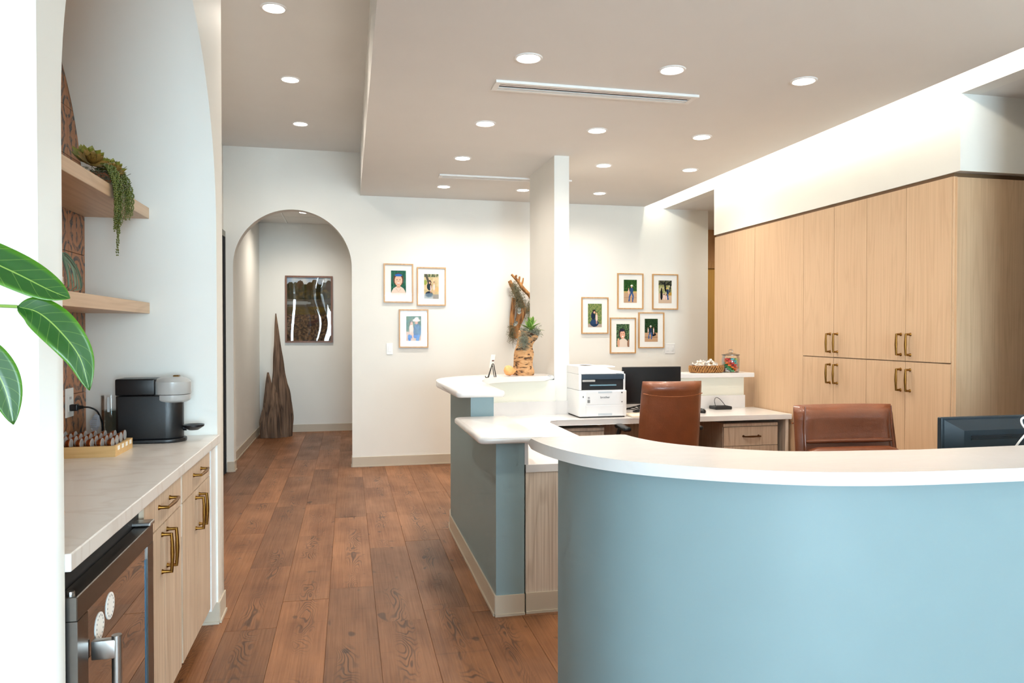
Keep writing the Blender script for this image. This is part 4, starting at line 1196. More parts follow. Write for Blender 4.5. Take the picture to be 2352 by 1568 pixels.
# ------------------------------------------------------------------ framed photographs
def paint(W, H, layers, seed=0):
    px = [[(200, 200, 200)] * W for _ in range(H)]
    for L_ in layers:
        k = L_[0]
        for j in range(H):
            v = (j + 0.5) / H
            for i in range(W):
                u = (i + 0.5) / W
                hit = False; c = L_[-1]
                if k == 'rc': hit = L_[1] <= u <= L_[3] and L_[2] <= v <= L_[4]
                elif k == 'el':
                    hit = ((u - L_[1]) / L_[3]) ** 2 + ((v - L_[2]) / L_[4]) ** 2 <= 1
                elif k == 'ln':    # thick line (x0,y0,x1,y1,w)
                    ax, ay, bx_, by = L_[1:5]; dx, dy = bx_ - ax, by - ay
                    t_ = max(0, min(1, ((u - ax) * dx + (v - ay) * dy) / (dx * dx + dy * dy + 1e-9)))
                    hit = math.hypot((u - ax - dx * t_) , (v - ay - dy * t_) * 1.5) <= L_[5]
                elif k == 'nz':    # noise between two colours in a v range: (v0,v1,fu,fv,c1,c2)
                    if L_[1] <= v <= L_[2]:
                        f = noise.noise(Vector((u * L_[3] + seed, v * L_[4] + seed * 2.3, seed))) * 0.9 + 0.5
                        f = max(0, min(1, f + 0.35 * noise.noise(Vector((u * L_[3] * 3, v * L_[4] * 3, seed + 5)))))
                        a, b_ = L_[5], L_[6]
                        c = tuple(a[q] + (b_[q] - a[q]) * f for q in range(3)); hit = True
                if hit: px[j][i] = c
    return px
def print_mesh(px, x0, x1, y, z0, z1, wav=None):
    H, W = len(px), len(px[0])
    vs, fs = [], []
    for j in range(H + 1):
        for i in range(W + 1):
            yy = y - (wav(i / W, j / H) if wav else 0)
            vs.append((x0 + (x1 - x0) * i / W, yy, z1 - (z1 - z0) * j / H))
    for j in range(H):
        for i in range(W):
            a = j * (W + 1) + i
            fs.append((a, a + W + 1, a + W + 2, a + 1))
    me = bpy.data.meshes.new('print'); me.from_pydata(vs, [], fs)
    at = me.color_attributes.new('Col', 'FLOAT_COLOR', 'CORNER')
    data = []
    for j in range(H):
        for i in range(W):
            c = lin(px[j][i]); data += [c[0], c[1], c[2], 1.0] * 4
    at.data.foreach_set('color', data)
    return me
HEDGE = lambda a, b_, s: ('nz', 0, 1, 14, 22, a, b_)
skin = (222, 172, 142); skin2 = (206, 150, 118)
def seated_man(cx, top, s, shirt=(52, 84, 128), jeans=(48, 92, 150)):
    return [('ln', cx - 0.02, top + 0.36 * s, cx - 0.16 * s, top + 0.52 * s, 0.06 * s, jeans), ('ln', cx - 0.16 * s, top + 0.50 * s, cx - 0.20 * s, top + 0.74 * s, 0.05 * s, jeans),
            ('ln', cx + 0.04, top + 0.36 * s, cx + 0.12 * s, top + 0.52 * s, 0.06 * s, jeans), ('ln', cx + 0.12 * s, top + 0.50 * s, cx + 0.08 * s, top + 0.76 * s, 0.05 * s, jeans),
            ('el', cx, top + 0.26 * s, 0.13 * s, 0.15 * s, shirt), ('el', cx, top + 0.09 * s, 0.055 * s, 0.055 * s, skin2), ('el', cx, top + 0.045 * s, 0.12 * s, 0.022 * s, (240, 236, 226)), ('el', cx, top + 0.02 * s, 0.065 * s, 0.035 * s, (246, 242, 232))]
def child(cx, top, s, dress=(236, 206, 196), hair=(70, 44, 30)):
    return [('el', cx, top + 0.30 * s, 0.09 * s, 0.18 * s, dress), ('el', cx, top + 0.06 * s, 0.065 * s, 0.06 * s, hair), ('el', cx, top + 0.085 * s, 0.05 * s, 0.05 * s, skin),
            ('ln', cx - 0.03 * s, top + 0.46 * s, cx - 0.03 * s, top + 0.60 * s, 0.02 * s, skin), ('ln', cx + 0.04 * s, top + 0.46 * s, cx + 0.05 * s, top + 0.60 * s, 0.02 * s, skin)]
def girl(bgA, bgB, band, hair):
    return [('nz', 0, 1, 10, 14, bgA, bgB), ('el', 0.5, 0.36, 0.34, 0.27, hair), ('el', 0.5, 1.02, 0.52, 0.40, (236, 214, 198)), ('rc', 0.40, 0.54, 0.60, 0.68, skin), ('el', 0.5, 0.40, 0.255, 0.215, (234, 188, 160)),
            ('el', 0.5, 0.185, 0.24, 0.055, band), ('el', 0.40, 0.36, 0.035, 0.016, (60, 40, 32)), ('el', 0.60, 0.36, 0.035, 0.016, (60, 40, 32)), ('el', 0.5, 0.50, 0.085, 0.022, (250, 240, 236)), ('el', 0.5, 0.525, 0.085, 0.012, (196, 96, 88)), ('el', 0.5, 0.435, 0.03, 0.018, (214, 158, 130)),
            ('ln', 0.33, 0.72, 0.5, 0.84, 0.015, (214, 186, 166)), ('ln', 0.67, 0.72, 0.5, 0.84, 0.015, (214, 186, 166))]
G1, G2 = (24, 66, 40), (84, 124, 70)
photos = {
 'L1': girl((20, 78, 70), (52, 116, 86), (40, 110, 190), (96, 56, 36)),
 'L2': [('nz', 0, 1, 6, 8, (226, 200, 160), (196, 176, 128)), ('nz', 0, 0.12, 16, 9, (60, 80, 50), (220, 206, 170)), ('ln', 0.12, 0.0, 0.34, 0.40, 0.085, (84, 82, 70)), ('rc', 0, 0.82, 1, 1, (160, 156, 150)), ('el', 0.08, 0.34, 0.12, 0.10, (150, 160, 70)), ('el', 0.9, 0.62, 0.15, 0.10, (222, 186, 130))] +
       [('el', 0.36, 0.50, 0.17, 0.16, (36, 54, 60)), ('el', 0.40, 0.33, 0.09, 0.08, (50, 34, 26)), ('el', 0.38, 0.35, 0.055, 0.045, skin), ('el', 0.34, 0.82, 0.26, 0.12, (28, 44, 62))] + child(0.68, 0.30, 0.75, (238, 216, 206)) + child(0.46, 0.40, 0.6, (236, 206, 198)),
 'L3': [('nz', 0, 1, 9, 12, (34, 84, 70), (96, 120, 80)), ('rc', 0, 0.62, 1, 1, (212, 180, 160))] + [('el', 0.74, 0.60, 0.27, 0.30, (62, 100, 140)), ('ln', 0.66, 0.82, 0.20, 0.84, 0.10, (44, 100, 176)), ('ln', 0.20, 0.80, 0.22, 1.0, 0.09, (40, 110, 186)), ('ln', 0.80, 0.82, 0.74, 1.0, 0.11, (60, 120, 190)),
       ('el', 0.68, 0.24, 0.11, 0.09, skin2), ('el', 0.68, 0.165, 0.27, 0.055, (240, 226, 208)), ('el', 0.69, 0.11, 0.15, 0.07, (246, 234, 218)), ('el', 0.34, 0.52, 0.15, 0.20, (234, 204, 188)), ('el', 0.34, 0.27, 0.12, 0.085, (86, 56, 42)), ('el', 0.37, 0.30, 0.085, 0.065, skin), ('ln', 0.38, 0.68, 0.46, 0.90, 0.05, skin)] + [('ln', 0.58 + 0.0, 0.42 + 0.05 * k, 0.92, 0.40 + 0.05 * k, 0.008, (110, 150, 180)) for k in range(6)],
 'R1': [('nz', 0, 1, 13, 20, (74, 108, 60), (160, 160, 96)), ('rc', 0, 0.86, 1, 1, (176, 160, 146)), ('el', 0.38, 0.52, 0.15, 0.17, (24, 40, 66)), ('el', 0.44, 0.34, 0.11, 0.09, (40, 28, 26)), ('el', 0.46, 0.37, 0.06, 0.05, skin), ('el', 0.46, 0.82, 0.31, 0.16, (28, 52, 84)), ('el', 0.40, 0.78, 0.2, 0.10, (36, 66, 104))] + child(0.62, 0.34, 0.85, (234, 200, 196)),
 'R2': [('nz', 0, 1, 16, 22, (22, 58, 30), (74, 116, 50)), ('rc', 0, 0.50, 1, 0.58, (206, 178, 110)), ('rc', 0, 0.58, 1, 1, (198, 164, 132)), ('rc', 0, 0.76, 1, 0.79, (170, 136, 106))] + seated_man(0.60, 0.22, 0.95) + child(0.37, 0.34, 0.6, (236, 196, 186)),
 'R3': [('nz', 0, 0.6, 8, 10, (226, 214, 186), (150, 150, 90)), ('nz', 0.0, 0.22, 10, 10, (44, 48, 40), (120, 120, 90)), ('rc', 0, 0.58, 1, 1, (214, 186, 160)), ('rc', 0.6, 0.52, 1, 0.66, (190, 150, 70)), ('ln', 0.55, 0.45, 0.45, 0.10, 0.07, (34, 36, 36)), ('ln', 0.50, 0.20, 0.15, 0.06, 0.035, (34, 36, 36)), ('ln', 0.55, 0.20, 0.95, 0.03, 0.035, (34, 36, 36)), ('ln', 0.85, 0.5, 0.92, 0.2, 0.05, (44, 46, 44)),
        ('el', 0.22, 0.62, 0.09, 0.24, (20, 24, 34)), ('el', 0.24, 0.37, 0.05, 0.04, (50, 34, 28)), ('el', 0.70, 0.50, 0.09, 0.12, (36, 58, 96)), ('ln', 0.68, 0.60, 0.72, 0.82, 0.05, (46, 84, 140)), ('el', 0.64, 0.35, 0.09, 0.02, (224, 190, 90)), ('el', 0.42, 0.73, 0.07, 0.12, (240, 214, 206)), ('el', 0.58, 0.75, 0.06, 0.10, (240, 206, 202)), ('el', 0.42, 0.61, 0.04, 0.03, (60, 40, 30)), ('el', 0.58, 0.64, 0.035, 0.03, (60, 40, 30))],
 'R4': [('nz', 0, 1, 16, 22, (20, 44, 40), (120, 150, 96))] + [('el', 0.44, 0.42, 0.26, 0.22, (70, 44, 34)), ('el', 0.52, 1.02, 0.44, 0.40, (238, 220, 204)), ('el', 0.47, 0.46, 0.20, 0.18, (232, 176, 150)), ('el', 0.45, 0.27, 0.2, 0.05, (36, 40, 60)), ('el', 0.40, 0.42, 0.03, 0.015, (50, 34, 30)), ('el', 0.54, 0.42, 0.03, 0.015, (50, 34, 30)), ('el', 0.48, 0.545, 0.075, 0.022, (252, 246, 240)), ('el', 0.16, 0.82, 0.10, 0.2, (222, 170, 140)), ('el', 0.92, 0.86, 0.08, 0.2, (160, 120, 96))],
 'R5': [('nz', 0, 1, 14, 20, (18, 40, 26), (58, 88, 48)), ('rc', 0, 0.60, 1, 1, (196, 158, 124)), ('rc', 0, 0.78, 1, 0.82, (160, 124, 94)), ('el', 0.66, 0.68, 0.2, 0.08, (24, 24, 30))] + seated_man(0.46, 0.30, 0.75, (44, 62, 92), (46, 96, 156)) + child(0.26, 0.36, 0.5, (238, 206, 200)) + child(0.68, 0.35, 0.55, (238, 200, 196), (110, 66, 44)),
}
def picture(px, x0, x1, z0, z1, yw, label, group, fw=0.012, mat_w=0.052, mat_h=0.072, frame_mat=None, depth=0.022, off=(0, 0)):
    t = thing('picture_frame', label, 'framed photo', ((x0 + x1) / 2, yw, z0), group)
    bm = B(); ya, yb = yw - depth, yw - 0.001
    box(bm, x0, x0 + fw, ya, yb, z0, z1); box(bm, x1 - fw, x1, ya, yb, z0, z1)
    box(bm, x0 + fw, x1 - fw, ya, yb, z0, z0 + fw); box(bm, x0 + fw, x1 - fw, ya, yb, z1 - fw, z1)
    obj('frame', bm, frame_mat or M['frame_oak'], t)
    if mat_w:
        obj('mat_board', bx(x0 + fw, x1 - fw, yw - 0.010, yw - 0.004, z0 + fw, z1 - fw), M['mat'], t)
    me = print_mesh(px, x0 + fw + mat_w, x1 - fw - mat_w, yw - 0.0112, z0 + fw + mat_h, z1 - fw - mat_h)
    p = obj('photo_print', me, M['print'], t)
    me.transform(Matrix.Translation(-Vector(t.location)))
    obj('glazing', bx(x0 + fw, x1 - fw, yw - 0.0155, yw - 0.0145, z0 + fw, z1 - fw), M['pane'], t)
    return t
PWID, PHGT = 36, 56
pl = [('L1', 0.351, 0.650, 1.664, 2.060, 'framed portrait of a child with a blue headband, top left of three', 'photos left of the stub'),
      ('L2', 0.687, 0.985, 1.636, 2.030, 'framed photo of a seated family under a tree, top right of three', 'photos left of the stub'),
      ('L3', 0.504, 0.804, 1.204, 1.596, 'framed photo of a man in a cream hat with a child, below the other two', 'photos left of the stub'),
      ('R1', 2.452, 2.757, 1.346, 1.740, 'framed photo of a crouching woman in navy hugging a child, leftmost of five', 'photos right of the stub'),
      ('R2', 2.861, 3.161, 1.614, 2.005, 'framed photo of a man in a white hat sitting on steps, top middle of five', 'photos right of the stub'),
      ('R3', 3.268, 3.572, 1.612, 2.003, 'framed photo of people walking under a dark tree, rightmost of five', 'photos right of the stub'),
      ('R4', 2.777, 3.075, 1.131, 1.521, 'framed portrait of a laughing child, lowest of five', 'photos right of the stub'),
      ('R5', 3.106, 3.408, 1.187, 1.580, 'framed photo of a hatted man with two children against dark hedge', 'photos right of the stub')]
for n_, (k, x0, x1, z0, z1, lb, gp) in enumerate(pl):
    picture(paint(PWID, PHGT, photos[k], n_ * 3.7 + 1), x0, x1, z0, z1, YF, lb, gp, mat_w=0.062, mat_h=0.058)
# landscape poster under warped clear plastic in the corridor
land = [('nz', 0, 0.3, 3, 5, (150, 176, 206), (222, 222, 216)), ('nz', 0.10, 0.34, 12, 18, (40, 36, 14), (120, 92, 36)), ] + [('el', 0.08 + 0.11 * k, 0.14 + 0.03 * math.sin(k * 2.3), 0.08, 0.07 + 0.02 * math.sin(k * 1.7), (58 + 8 * (k % 3), 50 + 6 * (k % 2), 22)) for k in range(9)] + [('nz', 0.34, 0.46, 5, 30, (160, 140, 116), (96, 78, 56)), ('el', 0.2, 0.40, 0.35, 0.03, (196, 188, 176)), ('nz', 0.46, 0.60, 6, 12, (150, 112, 40), (92, 70, 30)), ('nz', 0.58, 1.0, 22, 40, (58, 34, 18), (178, 128, 84)), ('ln', 0.5, 0.72, 0.78, 0.66, 0.03, (96, 52, 32)), ('ln', 0.48, 0.76, 0.62, 0.74, 0.03, (70, 40, 26))]
px = paint(66, 96, land, 4.2)
t = thing('landscape_poster', 'framed autumn river landscape on the corridor end wall', 'framed poster', (-0.52, 10.43, 1.22))
bm = B(); x0, x1, z0, z1, fw = -0.836, -0.209, 1.218, 2.128, 0.024
box(bm, x0, x0 + fw, 10.405, 10.429, z0, z1); box(bm, x1 - fw, x1, 10.405, 10.429, z0, z1); box(bm, x0 + fw, x1 - fw, 10.405, 10.429, z0, z0 + fw); box(bm, x0 + fw, x1 - fw, 10.405, 10.429, z1 - fw, z1)
obj('frame', bm, M['frame_walnut'], t)
me = print_mesh(px, x0 + fw, x1 - fw, 10.424, z0 + fw, z1 - fw); me.transform(Matrix.Translation(-Vector(t.location))); obj('poster_print', me, M['print'], t)
white_px = [[(255, 255, 255)] * 40 for _ in range(50)]
me = print_mesh(white_px, x0 + fw, x1 - fw, 10.412, z0 + fw, z1 - fw, wav=lambda u, v: 0.013 * math.exp(-((u - 0.66 + 0.07 * math.sin(v * 6.5)) / 0.15) ** 2) + 0.0035 * math.exp(-((u - 0.10 - 0.03 * math.sin(v * 5)) / 0.05) ** 2))
me.transform(Matrix.Translation(-Vector(t.location))); pn = obj('plastic_cover', me, clear_glass('warped_plastic', gloss=1.6), t)
for p in me.polygons: p.use_smooth = True

# switches
def switch(x0, x1, z0, z1, n, label):
    t = thing('light_switch', label, 'light switch', ((x0 + x1) / 2, YF, z0), 'wall switches')
    bm = B(); box(bm, x0, x1, YF - 0.007, YF - 0.0005, z0, z1, r=0.002); obj('plate', bm, M['white'], t)
    w = (x1 - x0) / n
    for k in range(n):
        xm = x0 + w * (k + 0.5)
        obj('rocker', bx(xm - 0.016, xm + 0.016, YF - 0.0105, YF - 0.007, z0 + 0.028, z1 - 0.028, r=0.0015), M['white'], t)
switch(0.380, 0.441, 1.135, 1.250, 1, 'white single light switch right of the arch')
switch(3.424, 3.540, 1.126, 1.236, 2, 'white double light switch below the five photographs')

# ------------------------------------------------------------------ driftwood pieces
t = thing('driftwood_sculpture', 'tall dark driftwood spire standing in the corridor corner', 'driftwood', (-0.92, 10.05, 0))
def spire(name, pts, radii, seed, flat=0.7, amp=0.22, n=28):
    p = bez(pts, 8); m_ = len(p) - 1
    rr = []
    for i in range(len(p)):
        f = i / m_ * (len(radii) - 1); a = int(min(f, len(radii) - 2)); rr.append(radii[a] + (radii[a + 1] - radii[a]) * (f - a))
    bm = B()
    lumpy(bm, p, rr, n, amp, 7, seed, 0.2, flat=flat)
    return obj(name, bm, M['drift'], t, smooth=True)
spire('main_spire', [(-0.845, 10.06, 0.0), (-0.84, 10.06, 0.21), (-0.865, 10.05, 0.56), (-0.885, 10.05, 0.74), (-0.905, 10.05, 1.14), (-0.925, 10.06, 1.605)], [0.125, 0.125, 0.107, 0.09, 0.05, 0.006], 1.0, 1.0, 0.25)
spire('side_spire', [(-1.015, 9.96, 0.0), (-1.015, 9.97, 0.3), (-1.01, 9.98, 0.6), (-1.018, 9.99, 0.84)], [0.085, 0.075, 0.048, 0.010], 4.0, 1.0, 0.3)
spire('front_rib', [(-0.93, 9.93, 0.0), (-0.93, 9.94, 0.25), (-0.94, 9.97, 0.55), (-0.95, 10.0, 0.78)], [0.09, 0.085, 0.05, 0.012], 7.0, 1.0, 0.3)
spire('root', [(-1.065, 9.91, 0.0), (-1.07, 9.92, 0.2), (-1.05, 9.93, 0.45)], [0.05, 0.045, 0.01], 2.0, 1.0, 0.3)

# wall hung driftwood with moss
t = thing('wall_driftwood', 'golden driftwood with moss hung on the far wall beside the stub', 'driftwood art', (1.75, 7.5, 1.30))
def dw(pts, r0, r1, name, seed, amp=0.25):
    p = bez(pts, 7); n = len(p)
    bm = B(); lumpy(bm, p, [r0 + (r1 - r0) * i / (n - 1) for i in range(n)], 14, amp, 16, seed, 0.12)
    return obj(name, bm, M['drift2'], t, smooth=True)
dw([(1.705, 7.53, 1.30), (1.725, 7.52, 1.42), (1.77, 7.51, 1.55), (1.80, 7.51, 1.62)], 0.042, 0.040, 'lower_limb', 1)
dw([(1.675, 7.54, 1.31), (1.675, 7.53, 1.48), (1.685, 7.53, 1.62), (1.70, 7.53, 1.72)], 0.022, 0.026, 'side_limb', 2)
dw([(1.79, 7.52, 1.62), (1.74, 7.52, 1.72), (1.69, 7.52, 1.82), (1.645, 7.52, 1.90)], 0.035, 0.018, 'left_branch', 3)
dw([(1.90, 7.52, 1.70), (1.85, 7.51, 1.76), (1.78, 7.51, 1.83), (1.73, 7.51, 1.90), (1.665, 7.51, 1.965)], 0.026, 0.012, 'upper_branch', 4)
for k, (a, b_) in enumerate((((1.70, 7.51, 1.93), (1.715, 7.50, 1.96)), ((1.735, 7.51, 1.88), (1.75, 7.50, 1.945)), ((1.77, 7.51, 1.85), (1.79, 7.50, 1.93)), ((1.88, 7.51, 1.73), (1.905, 7.50, 1.80)))):
    m_ = [(a[i] + b_[i]) / 2 + (0.004 if i == 0 else 0) for i in range(3)]
    dw([a, m_, b_], 0.012, 0.007, 'twig', 5 + k)
dw([(1.80, 7.52, 1.60), (1.86, 7.52, 1.60), (1.90, 7.52, 1.66)], 0.03, 0.02, 'right_limb', 12)
bm = B()
def wm(rn):
    s = rn.random()
    if s < 0.55:
        k = rn.random(); c = Vector((1.69 + 0.10 * k, 7.485, 1.86 - 0.26 * k))
    elif s < 0.8: c = Vector((1.875 + rn.uniform(-.02, .02), 7.49, 1.64 + rn.uniform(-.1, .08)))
    else: c = Vector((1.675, 7.50, 1.37 + rn.uniform(-.06, .06)))
    c += Vector((rn.gauss(0, .022), rn.uniform(-.02, .02), rn.gauss(0, .03)))
    return [c, c + Vector((rn.uniform(-.03, .03), rn.uniform(-.015, .01), rn.uniform(-.04, .01))), c + Vector((rn.uniform(-.05, .05), rn.uniform(-.02, .02), rn.uniform(-.08, .01)))]
strands(bm, 620, wm, 8, 0.0016)
tag(obj('moss', bm, M['moss'], t), kind='stuff')
bm = B()
rs = random.Random(5)
for (cx, cz) in ((1.735, 1.60), (1.735, 1.57), (1.70, 1.46), (1.69, 1.445)):
    for k in range(12):
        a = k * 0.55; petal(bm, (cx, 7.475, cz), (math.cos(a), -0.6, math.sin(a)), (0, -1, 0), 0.032, 0.014, 0.3)
obj('air_plants', bm, simple('silver_leaf', (170, 172, 166), 0.6), t)
bm = B()
for k in range(60):
    c = Vector((1.885 + rs.uniform(-.03, .02), 7.48, 1.50 + rs.uniform(-.09, .12)))
    petal(bm, c, (rs.uniform(-1, 1), -0.4, rs.uniform(-1, .3)), (0, -1, 0), 0.02, 0.012, 0.3)
obj('hanging_leaves', bm, M['leafdark'], t)

# cracked driftwood planter with a leafy plant on the raised counter
ZC = 1.030
t = thing('driftwood_planter', 'pale cracked driftwood planter with moss and a leafy green plant', 'planter', (1.34, 5.58, ZC))
pth = bez([(1.335, 5.58, ZC), (1.335, 5.58, ZC + 0.05), (1.33, 5.58, ZC + 0.13), (1.335, 5.58, ZC + 0.21), (1.355, 5.58, ZC + 0.28), (1.37, 5.58, ZC + 0.33)], 7)
rd = []
for i in range(len(pth)):
    f = i / (len(pth) - 1)
    rd.append(0.088 - 0.010 * f + 0.008 * math.sin(f * 7 + 0.4) + 0.006 * math.sin(f * 15))
bm = B(); lumpy(bm, pth, rd, 30, 0.26, 17, 3.0, 0.16, flat=0.85); obj('driftwood_body', bm, M['cracked'], t, smooth=True)
bm = B()
def pmf(rn):
    c = Vector((1.375 + rn.uniform(-.07, .07), 5.545 + rn.uniform(-.05, .05), ZC + 0.335 + rn.gauss(0, .016)))
    if rn.random() < 0.4: c = Vector((1.315 + rn.gauss(0, .018), 5.49 + rn.uniform(-.02, .02), ZC + 0.27 + rn.gauss(0, .03)))
    return [c, c + Vector((rn.uniform(-.03, .03), rn.uniform(-.02, .02), rn.uniform(-.03, .02))), c + Vector((rn.uniform(-.035, .035), rn.uniform(-.03, .03), rn.uniform(-.04, .02)))]
strands(bm, 420, pmf, 12, 0.0014)
tag(obj('moss', bm, simple('grey_moss', (128, 130, 112), 0.9, 0, 0.3, 30), t), kind='stuff')
rs = random.Random(14)
for k in range(15):
    a = k * 2.4; el = 0.35 + 0.075 * k
    d = Vector((math.cos(a) * math.cos(el), math.sin(a) * math.cos(el), math.sin(el)))
    bm = B(); uvl = bm.loops.layers.uv.new('UVMap')
    petal(bm, (1.375, 5.53, ZC + 0.335 + 0.003 * k), d, (0, 0, 1) if el < 1.2 else (0.3, 0, 1), 0.115 - 0.002 * k, 0.042, -0.25 + 0.02 * k, uvl=uvl)
    obj('leaf', bm, M['leaf_var'], t)

# orange conch shell
bm = B()
for i in range(46):
    f = i / 45; a = f * 5.2 * math.pi
    rr = 0.034 * (1 - f) ** 1.05
    c = Vector((1.195 + 0.030 * f * 2.0 - 0.012 + math.cos(a) * rr * 0.55, 5.47 + math.sin(a) * rr * 0.5, ZC + 0.040 + math.sin(a) * rr * 0.25))
    if i % 1 == 0:
        g_ = bmesh.ops.create_icosphere(bm, subdivisions=2, radius=max(0.006, 0.036 * (1 - f * 0.85)))
        for v in g_['verts']:
            p = v.co.copy(); v.co = Vector((p.x * 0.85, p.y, p.z * 1.05)) * (1 + 0.06 * math.sin(p.x * 300)) + c
for v in bm.verts: v.co.z = max(v.co.z, ZC)
o = obj('seashell', bm, simple('apricot_shell', (234, 164, 102), 0.4, 0, 0.18, 50), smooth=True); tag(o, 'apricot orange seashell at the foot of the driftwood planter', 'seashell')

# wire easel with business card
t = thing('card_easel', 'black wire easel holding a white card on the raised counter', 'card holder', (1.04, 5.30, ZC))
bm = B()
ex, ey = 1.025, 5.33
def w_(pts): tube(bm, [(ex + p[0], ey + p[1], ZC + p[2] + 0.003) for p in pts], 0.003, 6)
for s in (0, 1):
    o_ = 0.028 * s
    w_([(-0.045, -0.02, 0.012), (-0.042, -0.02, 0.0), (-0.02 + 0.0, -0.02 + o_, 0.0), (0.012, 0.0 + o_ * 0.3, 0.095), (0.017, 0.002, 0.100), (0.022, 0.0, 0.095), (0.046 + 0.003 * s, 0.04, 0.0), (0.034, 0.045, 0.0), (0.014, 0.004, 0.085)])
obj('wire_stand', bm, M['black'], t, smooth=True)
bm = B(); q = [(-0.032, -0.030, 0.010), (0.022, -0.030, 0.012), (0.040, 0.028, 0.165), (-0.002, 0.028, 0.168)]
f = bm.faces.new([bm.verts.new((ex + p[0], ey + p[1], ZC + p[2])) for p in [(-0.006, 0.030, 0.070), (0.022, 0.026, 0.070), (0.046, 0.050, 0.168), (0.014, 0.054, 0.168)]])
bmesh.ops.solidify(bm, geom=[f], thickness=0.0012); c_ = obj('card', bm, M['paper'], t)
bm = B(); f = bm.faces.new([bm.verts.new((ex + p[0], ey + p[1], ZC + p[2])) for p in [(0.014, 0.032, 0.118), (0.030, 0.030, 0.118), (0.032, 0.031, 0.128), (0.016, 0.033, 0.128)]]); bmesh.ops.solidify(bm, geom=[f], thickness=0.0008)
obj('card_print', bm, simple('card_brown', (120, 70, 60), 0.6), c_)

# ------------------------------------------------------------------ things on the work desk
ZD = 0.725
t = thing('printer', 'white laser printer with dark control bay on the work desk', 'printer', (1.86, 5.43, ZD))
px0, px1, py0, py1 = 1.672, 2.050, 5.225, 5.60
bm = B(); box(bm, px0, px1, py0, py1, ZD + 0.008, ZD + 0.205, r=0.010, seg=3); obj('lower_body', bm, M['offwhite'], t, smooth=True)
bm = B(); box(bm, px0 + 0.01, px1 - 0.01, py0 + 0.02, py1 - 0.02, ZD, ZD + 0.008); obj('feet', bm, M['gap'], t)
bm = B(); box(bm, px0 + 0.012, px1 - 0.012, py0 + 0.05, py1, ZD + 0.206, ZD + 0.305, r=0.004); obj('rear_housing', bm, M['offwhite'], t)
bm = B(); box(bm, px0, px0 + 0.022, py0 + 0.004, py1, ZD + 0.205, ZD + 0.325, r=0.004); obj('side_cheek', bm, M['offwhite'], t)
bm = B(); box(bm, px1 - 0.018, px1, py0 + 0.03, py1, ZD + 0.205, ZD + 0.325, r=0.004); obj('side_cheek', bm, M['offwhite'], t)
bm = B(); box(bm, px0 + 0.022, px1 - 0.018, py0 + 0.012, py0 + 0.05, ZD + 0.285, ZD + 0.325, r=0.003); obj('control_panel', bm, M['navy'], t)
bm = B(); box(bm, px0 + 0.022, px1 - 0.018, py0 + 0.03, py0 + 0.0495, ZD + 0.206, ZD + 0.284); obj('output_bay', bm, M['mattblack'], t)
bm = B(); box(bm, px0 + 0.03, px0 + 0.13, py0 + 0.008, py0 + 0.03, ZD + 0.268, ZD + 0.283, r=0.002); obj('touch_screen', bm, M['grey'], t)
bm = B(); box(bm, px0 + 0.09, px1 - 0.08, py0 + 0.01, py0 + 0.03, ZD + 0.238, ZD + 0.246); obj('paper_stop', bm, simple('steel_blue', (120, 160, 178), 0.4), t)
bm = B()
vs_ = [(px0, ZD + 0.325), (px0 + 0.30, ZD + 0.325), (px0 + 0.24, ZD + 0.366), (px0 + 0.20, ZD + 0.385), (px0, ZD + 0.385)]
lo_ = [bm.verts.new((a, py0 + 0.01, b_)) for a, b_ in vs_]; hi_ = [bm.verts.new((a, py1, b_)) for a, b_ in vs_]
bm.faces.new(lo_); bm.faces.new(hi_[::-1])
for i in range(5): bm.faces.new((lo_[i], lo_[(i + 1) % 5], hi_[(i + 1) % 5], hi_[i]))
obj('document_feeder', bm, M['offwhite'], t, bevel=0.004)
bm = B(); box(bm, px0 + 0.20, px1, py0 + 0.06, py1, ZD + 0.325, ZD + 0.340, r=0.003); obj('scanner_lid', bm, M['offwhite'], t)
bm = B(); box(bm, px0 + 0.19, px0 + 0.32, py0 + 0.10, py1 - 0.06, ZD + 0.372, ZD + 0.380, r=0.002); obj('feed_tray', bm, M['offwhite'], t)
bm = B()
f = bm.faces.new([bm.verts.new((px0 + 0.10 + 0.05 * math.cos(a) * (1 + 0.3 * math.cos(3 * a)), 5.38 + 0.06 * math.sin(a), ZD + 0.3856)) for a in [2 * math.pi * k / 24 for k in range(24)]]); bmesh.ops.solidify(bm, geom=[f], thickness=0.001)
obj('top_decal', bm, simple('decal_brown', (130, 74, 50), 0.6), t)
bm = B(); yf = py0 - 0.0012
box(bm, px0 + 0.055, px1 - 0.03, yf, py0 + 0.002, ZD + 0.098, ZD + 0.195, r=0.001, seg=1); obj('front_flap', bm, M['offwhite'], t)
bm = B(); box(bm, px0 + 0.055, px1 - 0.03, yf, py0 + 0.002, ZD + 0.014, ZD + 0.092, r=0.001, seg=1); obj('paper_drawer', bm, M['offwhite'], t)
pb = simple('flap_recess', (196, 206, 214), 0.4)
bm = B(); box(bm, px0 + 0.15, px0 + 0.26, yf - 0.0006, py0, ZD + 0.183, ZD + 0.197); obj('flap_grip', bm, pb, t)
bm = B(); box(bm, px0 + 0.15, px0 + 0.26, yf - 0.0006, py0, ZD + 0.016, ZD + 0.033); obj('drawer_grip', bm, pb, t)
text_mesh('brother', 0.024, M['mattblack'], 'lettering', t, (px0 + 0.205, yf - 0.0006, ZD + 0.152), (R(90), 0, 0), 0.0003)
bm = B(); box(bm, px0 + 0.030, px0 + 0.036, py0 - 0.0008, py0 + 0.002, ZD + 0.150, ZD + 0.164); box(bm, px0 + 0.333, px0 + 0.343, yf - 0.0006, py0, ZD + 0.181, ZD + 0.191); box(bm, px0 + 0.335, px0 + 0.341, yf - 0.0006, py0, ZD + 0.112, ZD + 0.120); obj('marks', bm, M['mattblack'], t)
